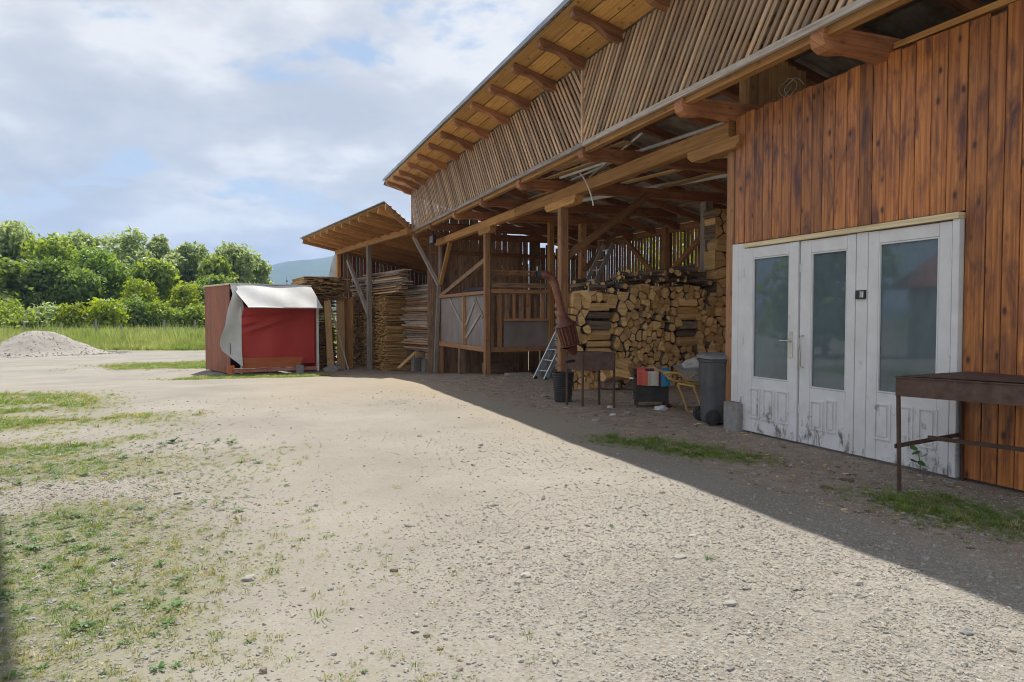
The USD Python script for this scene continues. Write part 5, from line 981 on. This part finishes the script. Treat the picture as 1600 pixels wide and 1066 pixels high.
# things on the left of the yard that only the door panes mirror
hs = thing('neighbour_house', 'low pale house with red tiled roof mirrored in the door panes', 'house', (-19, 17, 0))
part(hs, 'wall', box(-24, -17, 9, 24, -0.6, 2.9), M['render_wall'])
for s in (0, 1): part(hs, 'roof', prism(rect(0.12, 16.4), (-20.5 + (3.9 if s else -3.9) * 1.0, 16.5, 2.75), (-20.5, 16.5, 4.9), (0, 1, 0)), M['red_roof_tile'])
for i, (x, y, h, w, mt) in enumerate([(-15.5, 27.5, 7, 5.5, 'leaf_mid'), (-27, 12, 9, 7, 'leaf_dark'), (-28, 20, 8, 7, 'leaf_pale'), (-14, 5.5, 6, 4.6, 'leaf_mid')]):
    tree('garden_tree', x, y, h, w, mt, ['green garden tree right of the mirrored house', 'dark garden tree behind the mirrored house', 'pale garden tree behind the mirrored house', 'green garden tree left of the mirrored house'][i], 'tree', 400 + i, 2600, 0.3, 0.12)

for i, (px, ds, h) in enumerate([(38, 66, 1.5), (150, 60, 1.75), (189, 64, 1.35), (257, 60, 1.7), (305, 62, 1.65), (95, 66, 1.4), (-10, 62, 1.5)]):
    x, y = at(px, ds); fp = thing('fence_post', ['weathered fence post behind the gravel heap', 'tall pale fence post right of the gravel heap', 'thin short fence post third from the heap', 'fence post before the yellow bush', 'pale fence post nearest the stall', 'short fence post over the heap top', 'fence post at the left edge'][i], 'post', (x, y, G(x, y)))
    part(fp, 'shaft', beam((x, y, G(x, y) - 0.2), (x, y, G(x, y) + h), 0.13, 0.13, (0, 1, 0), 0.015), M['concrete']); part(fp, 'cap', beam((x, y, G(x, y) + h), (x, y, G(x, y) + h + 0.05), 0.10, 0.10, (0, 1, 0), taper=0.5), M['concrete'])
wires = []
for z in (0.6, 1.2): wires.append(tube([(*at(px, ds), G(*at(px, ds)) + z) for px, ds in ((-10, 62), (38, 66), (95, 66), (150, 60), (189, 64), (257, 60), (305, 62))], 0.012, 4))
single('fence_wire', join(wires), M['rusty_steel'], 'rusty wires strung along the meadow fence posts', 'wire')

# ------------------------------------------------------------------ far hill
nx_, ny_ = 150, 46; hx = np.linspace(-3200, 3000, nx_); hy = np.linspace(2100, 5200, ny_); HX, HY = np.meshgrid(hx, hy, indexing='ij')
rx, ry = HX * math.cos(0.0), HY; az = np.degrees(np.arctan2(HX, HY))
# ridge bearing in degrees from +y; crest height as seen in the photograph
crest = np.interp(az, [-60, -22, -8, -2.0, 0.7, 3.0, 5.2, 8, 14, 30, 60], [60, 75, 95, 138, 172, 208, 216, 238, 230, 190, 120])
prof = np.exp(-((HY - 2900) / 620.0) ** 2) + 0.75 * np.exp(-((HY - 4200) / 800.0) ** 2)
HZ = 1.14 * crest * prof * (1 + 0.22 * (meshkit.fbm(np.stack([HX / 420, HY / 420, 0 * HX], -1), 5, 77) - 0.5)) - 25
plain('hill_forest', (0.035, 0.065, 0.03), (0.085, 0.12, 0.045), 0.004, 1.0, detail=9.0)
structure('hills', grid(np.stack([HX, HY, HZ], -1)), M['hill_forest'], smooth=True)
M['air'] = usdkit.material(stage, '/World/Looks/air', {'v': ('principled_volume', {'color': (0.42, 0.63, 1.0), 'density': 0.00025, 'anisotropy': 0.2})}, [], volume='v.volume')
v, f, u = box(-4600, 4400, -900, 5600, -62, 330)
hz_ = write('/World/haze', (v, f, u), M['air']); tag('/World/haze', 'faint blue air over the valley', 'haze', kind='stuff')

# ------------------------------------------------------------------ gravel, stones, grass, weeds
def instancer(name, protos, pos, yaw, scale, which, tilt=None, label=None, cat=None):
    path = f'/World/{name}'; pi = UsdGeom.PointInstancer.Define(stage, path); rel = pi.CreatePrototypesRel(); pp = []
    for k, (geo, mat, nm) in enumerate(protos):
        p = numbered(path, nm); write(p, geo, mat, False); pp.append(Sdf.Path(p))
    rel.SetTargets(pp); pi.CreatePositionsAttr(Vt.Vec3fArray.FromNumpy(np.asarray(pos, np.float32))); pi.CreateScalesAttr(Vt.Vec3fArray.FromNumpy(np.asarray(scale, np.float32)))
    n = len(pos); q = np.zeros((n, 4)); tx = rng.normal(0, 0.12, n) if tilt is None else tilt
    cz_, sz_ = np.cos(yaw / 2), np.sin(yaw / 2); cx_, sx_ = np.cos(tx / 2), np.sin(tx / 2)
    q = np.stack([cz_ * cx_, cz_ * sx_, sz_ * sx_, sz_ * cx_], 1)
    pi.CreateOrientationsAttr(Vt.QuathArray([Gf.Quath(float(a), float(b), float(c), float(d_)) for a, b, c, d_ in q]))
    pi.CreateProtoIndicesAttr(Vt.IntArray.FromNumpy(np.asarray(which, np.int32))); tag(path, label, cat, kind='stuff')

def in_view(x, y, pad=60):
    dx, dy = x, y; fz = dx * sy + dy * cy; rx_ = dx * cy - dy * sy; u = 800 + 1100 * rx_ / np.maximum(fz, 0.05); return (fz > 0.3) & (u > -pad) & (u < 1600 + pad)
def scatter(n, ymax, seed, power=1.0, ymin=2.6, xr=(-9, 7)):
    r = np.random.default_rng(seed); y = ymin + (ymax - ymin) * r.random(n) ** power; x = r.uniform(xr[0], xr[1], n); ok = in_view(x, y); return x[ok], y[ok], r
peb = []
for k in range(8):
    m = trimesh.creation.icosphere(1 if k < 5 else 0); v = np.array(m.vertices); rr_ = np.random.default_rng(k)
    v = v * (1 + 0.22 * rr_.normal(size=(len(v), 1))) * [1, rr_.uniform(0.6, 0.95), rr_.uniform(0.38, 0.62)]; peb.append(((v, np.array(m.faces), v[:, :2]), M['pebble_' + 'abcdabca'[k]], 'pebble'))
x, y, r = scatter(430000, 13.5, 5, 1.9, 1.55)
cm = np.clip(0.22 - 0.2 * np.exp(-((x - 0.9 - 0.03 * y) / 0.9) ** 2) * sstep(3.4, 5.0, y) + 0.9 * sstep(6.0, 3.0, y) * sstep(0.2, 1.9, x) + 1.0 * sstep(0.5, -1.2, x) * sstep(11, 6, y) + 0.7 * (nz(x, y, 0.7, 41) - 0.5) + 0.25 * (x > 4.0), 0.03, 1) * (1 - 0.8 * sstep(5.5, 9.5, y))
ok = (r.random(len(x)) < cm) & (x < 5.88) ; x, y = x[ok], y[ok]
s = 0.0042 * np.exp(r.normal(0, 0.45, len(x))) * (0.9 + 0.05 * y) * np.where(r.random(len(x)) < 0.02, 1.9, 1.0); s = np.minimum(s, 0.03)
instancer('gravel', peb, np.stack([x, y, gh(x, y) + s * 0.18], 1), r.uniform(0, 6.28, len(x)), np.stack([s, s, s], 1), r.choice(8, len(x), p=[.17, .19, .10, .07, .17, .16, .07, .07]), label='loose pale gravel strewn over the yard', cat='gravel')
r = np.random.default_rng(91); n = 2600; q = r.uniform(0, 6.283, n); t = np.sqrt(r.random(n)) * 1.22; hv = np.array([heap(min(a, 1.0), b) for a, b in zip(t, q)]); ex = np.maximum(t, 1.0)
hx_, hy_ = c_h[0] + (hv[:, 0] - c_h[0]) * ex, c_h[1] + (hv[:, 1] - c_h[1]) * ex; hz0 = np.where(t > 1, gh(hx_, hy_), hv[:, 2]); s = 0.015 * np.exp(r.normal(0, 0.5, n)) * (1 + 0.5 * (t > 0.8))
instancer('heap_stones', peb[:5], np.stack([hx_, hy_, hz0 + s * 0.2], 1), q, np.stack([s, s, s], 1), r.integers(0, 5, n), label='coarse stones lying on and around the gravel heap', cat='stones')
# single larger stones that can be told apart
for i, (x, y, s, m, lab) in enumerate([(0.02, 4.12, (0.058, 0.04, 0.030), 'field_stone', 'pale flat stone among weeds left of the middle foreground'), (0.80, 3.98, (0.045, 0.03, 0.022), 'brown_stone', 'small brown stone alone on the smooth gravel in front'), (1.47, 3.62, (0.055, 0.04, 0.022), 'field_stone', 'whitish stone in the gravel right of the brown one'),
        (2.45, 3.55, (0.075, 0.045, 0.018), 'field_stone', 'flat whitish stone near the shadow edge'), (2.28, 2.87, (0.07, 0.05, 0.025), 'field_stone', 'light grey stone at the bottom right of the gravel'), (4.6, 8.7, (0.12, 0.09, 0.03), 'field_stone', 'flat pale stone on the shaded earth near the green patch'),
        (5.35, 9.15, (0.09, 0.06, 0.04), 'field_stone', 'grey stone on the earth before the wheelbarrow legs'), (2.75, 3.86, (0.05, 0.04, 0.016), 'field_stone', 'small flat white stone just inside the sunlit edge'), (0.06, 3.02, (0.032, 0.024, 0.022), 'brown_stone', 'rounded grey brown pebble beside the yellow grass tuft'),
        (-1.78, 5.55, (0.30, 0.2, 0.02), 'brown_stone', 'flat brown slab at the left edge of the yard'), (4.35, 5.2, (0.07, 0.05, 0.03), 'field_stone', 'grey stone on the shaded earth before the middle door')]):
    v, f, u = lump(60 + i, np.array(s) * (0.72, 0.72, 0.8), 3, 0.55); v = np.clip(v, None, s[2] * 0.62) + 0.004 * (meshkit.fbm(v * 30, 3, i)[:, None] - 0.5); single('stone', (v + (x, y, G(x, y) + s[2] * 0.12), f, u), M[m], lab, 'stone', smooth=25)

def tuft(seed, nbl, h, spread, wd, bend=0.5):
    r = np.random.default_rng(seed); out_v, out_f = [], []; n = 0
    for k in range(nbl):
        an = r.uniform(0, 6.28); o_ = np.array([math.cos(an), math.sin(an), 0]); p0 = o_ * spread * math.sqrt(r.random()) * 0.6; hh_ = h * r.uniform(0.5, 1.15); b_ = bend * r.uniform(0.3, 1.3) * hh_; sd = np.array([-o_[1], o_[0], 0]) * wd * r.uniform(0.6, 1.2)
        p1 = p0 + o_ * b_ * 0.35 + zv * hh_ * 0.6; p2 = p0 + o_ * b_ + zv * hh_
        out_v += [p0 - sd, p0 + sd, p1 + sd * 0.8, p1 - sd * 0.8, p2]; out_f += [[n, n + 1, n + 2], [n, n + 2, n + 3], [n + 3, n + 2, n + 4]]; n += 5
    return np.array(out_v), np.array(out_f), np.zeros((n, 2))
protos = [(tuft(k, 16, 1.0, 1.1, 0.055, 0.9), M['grass_green' if k < 3 else 'grass_yellow'], 'tuft') for k in range(6)]
x, y, r = scatter(420000, 42, 7, 2.1, 1.6, (-14, 7)); gm = grass_mask(x, y); ok = (r.random(len(x)) < gm * np.where(y < 12, 0.8, np.where(y < 20, 0.6, 1.0))) & (x < 5.85); x, y, gm = x[ok], y[ok], gm[ok]
s = np.where((gm > 0.6) & ((y > 9) | (x > 3)), 0.030, 0.019) * np.exp(r.normal(0, 0.35, len(x))) * (1 + 0.03 * y); dry = (r.random(len(x)) < np.where((x < 1.8) & (gm < 0.7), 0.62, 0.16) + 0.3 * (nz(x, y, 1.1, 71) - 0.5))
instancer('short_grass', protos, np.stack([x, y, gh(x, y) - 0.004], 1), r.uniform(0, 6.28, len(x)), np.stack([s, s, s * 0.8], 1), np.where(dry, r.integers(3, 6, len(x)), r.integers(0, 3, len(x))), label='short grass growing in tufts and patches on the yard', cat='grass')
protos = [(tuft(30 + k, 26, 1.0, 0.45, 0.016, 0.35), M['meadow_grass'], 'tuft') for k in range(4)]
r = np.random.default_rng(17); n = 60000; y = 38 + 44 * r.random(n) ** 1.3; x = r.uniform(-45, 8, n); line = 44.5 - 0.35 * x + 3.0 * (nz(x, y, 0.28, 22) - 0.5); ok = in_view(x, y, 40) & (y > line) & (np.hypot((x - c_h[0]) / 4.0, (y - c_h[1]) / 3.3) > 1); x, y, line = x[ok], y[ok], line[ok]
s = (0.30 + 0.42 * sstep(0, 6, y - line)) * np.exp(r.normal(0, 0.25, len(x)))
instancer('meadow_grass', protos, np.stack([x, y, gh(x, y) - 0.02], 1), r.uniform(0, 6.28, len(x)), np.stack([s * 1.1, s * 1.1, s], 1), r.integers(0, 4, len(x)), label='tall meadow grass between the yard and the tree row', cat='grass')
def rosette(seed):
    r = np.random.default_rng(seed); V, F = [], []; n = 0
    for k in range(8):
        an = k * 0.785 + r.uniform(-.3, .3); o_ = np.array([math.cos(an), math.sin(an), 0]); sd = np.array([-o_[1], o_[0], 0]); L = r.uniform(0.7, 1.2); z = r.uniform(0.15, 0.5)
        pts = [o_ * 0.05 + zv * 0.03, o_ * L * 0.35 + sd * 0.13 + zv * z * 0.6, o_ * L * 0.75 + sd * 0.16 + zv * z, o_ * L + zv * z * 0.6, o_ * L * 0.75 - sd * 0.16 + zv * z, o_ * L * 0.35 - sd * 0.13 + zv * z * 0.6]
        V += pts; F += [[n, n + 1, n + 5], [n + 1, n + 2, n + 5], [n + 2, n + 4, n + 5], [n + 2, n + 3, n + 4]]; n += 6
    return np.array(V), np.array(F), np.zeros((n, 2))
x, y, r = scatter(9500, 9, 23, 1.3, 2.8, (-3.5, 5.8)); gm = np.clip(0.95 * sstep(0.6, -1.0, x) * sstep(0.36, 0.60, nz(x, y, 0.8, 81)) + 0.012 * (x < 3.6) * (y < 4.5) + 0.25 * (grass_mask(x, y) > 0.5), 0, 1); ok = r.random(len(x)) < gm * 0.6; x, y = x[ok], y[ok]
s = 0.025 * np.exp(r.normal(0, 0.45, len(x)))
instancer('broadleaf_weeds', [(rosette(k), M['green_leaf_weed'], 'weed') for k in range(3)], np.stack([x, y, gh(x, y) + 0.002], 1), r.uniform(0, 6.28, len(x)), np.stack([s, s, s], 1), r.integers(0, 3, len(x)), label='small broad leaved weeds scattered in the gravel', cat='weeds')
wd = thing('seedling', 'young leafy seedling at the foot of the right hand door', 'plant', (5.86, 4.72, 0)); gs_ = G(5.86, 4.72)
part(wd, 'stem', tube([(5.86, 4.72, gs_ - 0.01), (5.85, 4.71, gs_ + 0.09), (5.85, 4.73, gs_ + 0.17)], 0.004, 5), M['green_leaf_weed'])
for k, (dx, dy, dz) in enumerate([(-0.03, 0.06, 0.16), (-0.04, -0.02, 0.15), (0, 0.03, 0.2), (-0.04, -0.09, 0.08), (-0.05, 0.0, 0.10), (-0.02, -0.14, 0.06)]):
    v, f, u = rosette(40 + k); v = np.array([[0, 0, 0], [0.05, 0.02, 0], [0.06, 0.06, 0.01], [0.02, 0.09, 0], [-0.03, 0.07, -0.005], [-0.03, 0.03, 0]]) * 0.8; f = np.array([[0, 1, 2], [0, 2, 3], [0, 3, 4], [0, 4, 5]])
    q = rng.uniform(0, 6.3); part(wd, 'leaf', (v @ np.array([[math.cos(q), math.sin(q), 0.2], [-math.sin(q), math.cos(q), 0.5], [0, 0, 1]]) + (5.86 + dx, 4.72 + dy, gs_ + dz), f, v[:, :2]), M['green_leaf_weed'])
# chips and bark litter on the barn earth
x, y, r = scatter(14000, 17, 33, 1.2, 3.0, (3.8, 7.4)); ok = (dirt_mask(x, y) > 0.5) & ((x < 5.85) | (y > 7.9)) & (r.random(len(x)) < 0.35); x, y = x[ok], y[ok]; s = 0.022 * np.exp(r.normal(0, 0.5, len(x)))
chip = [(beam((-0.5, 0, 0), (0.5, 0, 0.05), 0.4, 0.12), M[m], 'chip') for m in ('bark', 'split_wood', 'pebble_a')]
instancer('wood_chips', chip, np.stack([x, y, gh(x, y) + 0.004], 1), r.uniform(0, 6.28, len(x)), np.stack([s, s, s], 1), r.choice(3, len(x), p=[.5, .15, .35]), label='bark chips and stones littering the trodden earth by the barn', cat='chips')

# tall canopy just left of the camera; only its shadow reaches the picture
cn = thing('canopy_roof', 'tall plank canopy on posts at the left whose shadow edges the yard', 'canopy', (-4, 7, 0))
ca, cb_, cd_ = np.array([-0.89, 9.78]), np.array([0.65, 4.6]), unit([-0.96, -0.28, 0])[:2]
for k in range(16):
    p, q = ca + cd_ * (0.02 + 0.33 * k), cb_ + cd_ * (0.02 + 0.33 * k); part(cn, 'roof_board', beam((*(p + cd_ * 0.16), 6.5 - 0.03 * k), (*(q + cd_ * 0.16), 6.5 - 0.03 * k), 0.325, 0.03), M['old_board'])
for f, w in ((0.25, 3.1), (0.25, 5.0), (0.95, 2.6), (0.95, 5.0)):
    p = ca + (cb_ - ca) * f + cd_ * w; part(cn, 'post', beam((*p, G(*p) - 0.1), (*p, 6.5 - 0.03 * w / 0.33 - 0.22), 0.16, 0.16, (0, 1, 0)), M['post_wood'])
for f in (0.25, 0.95):
    p = ca + (cb_ - ca) * f; part(cn, 'bearer', beam((*(p + cd_ * 0.1), 6.38), (*(p + cd_ * 5.2), 5.92), 0.14, 0.18), M['post_wood'])
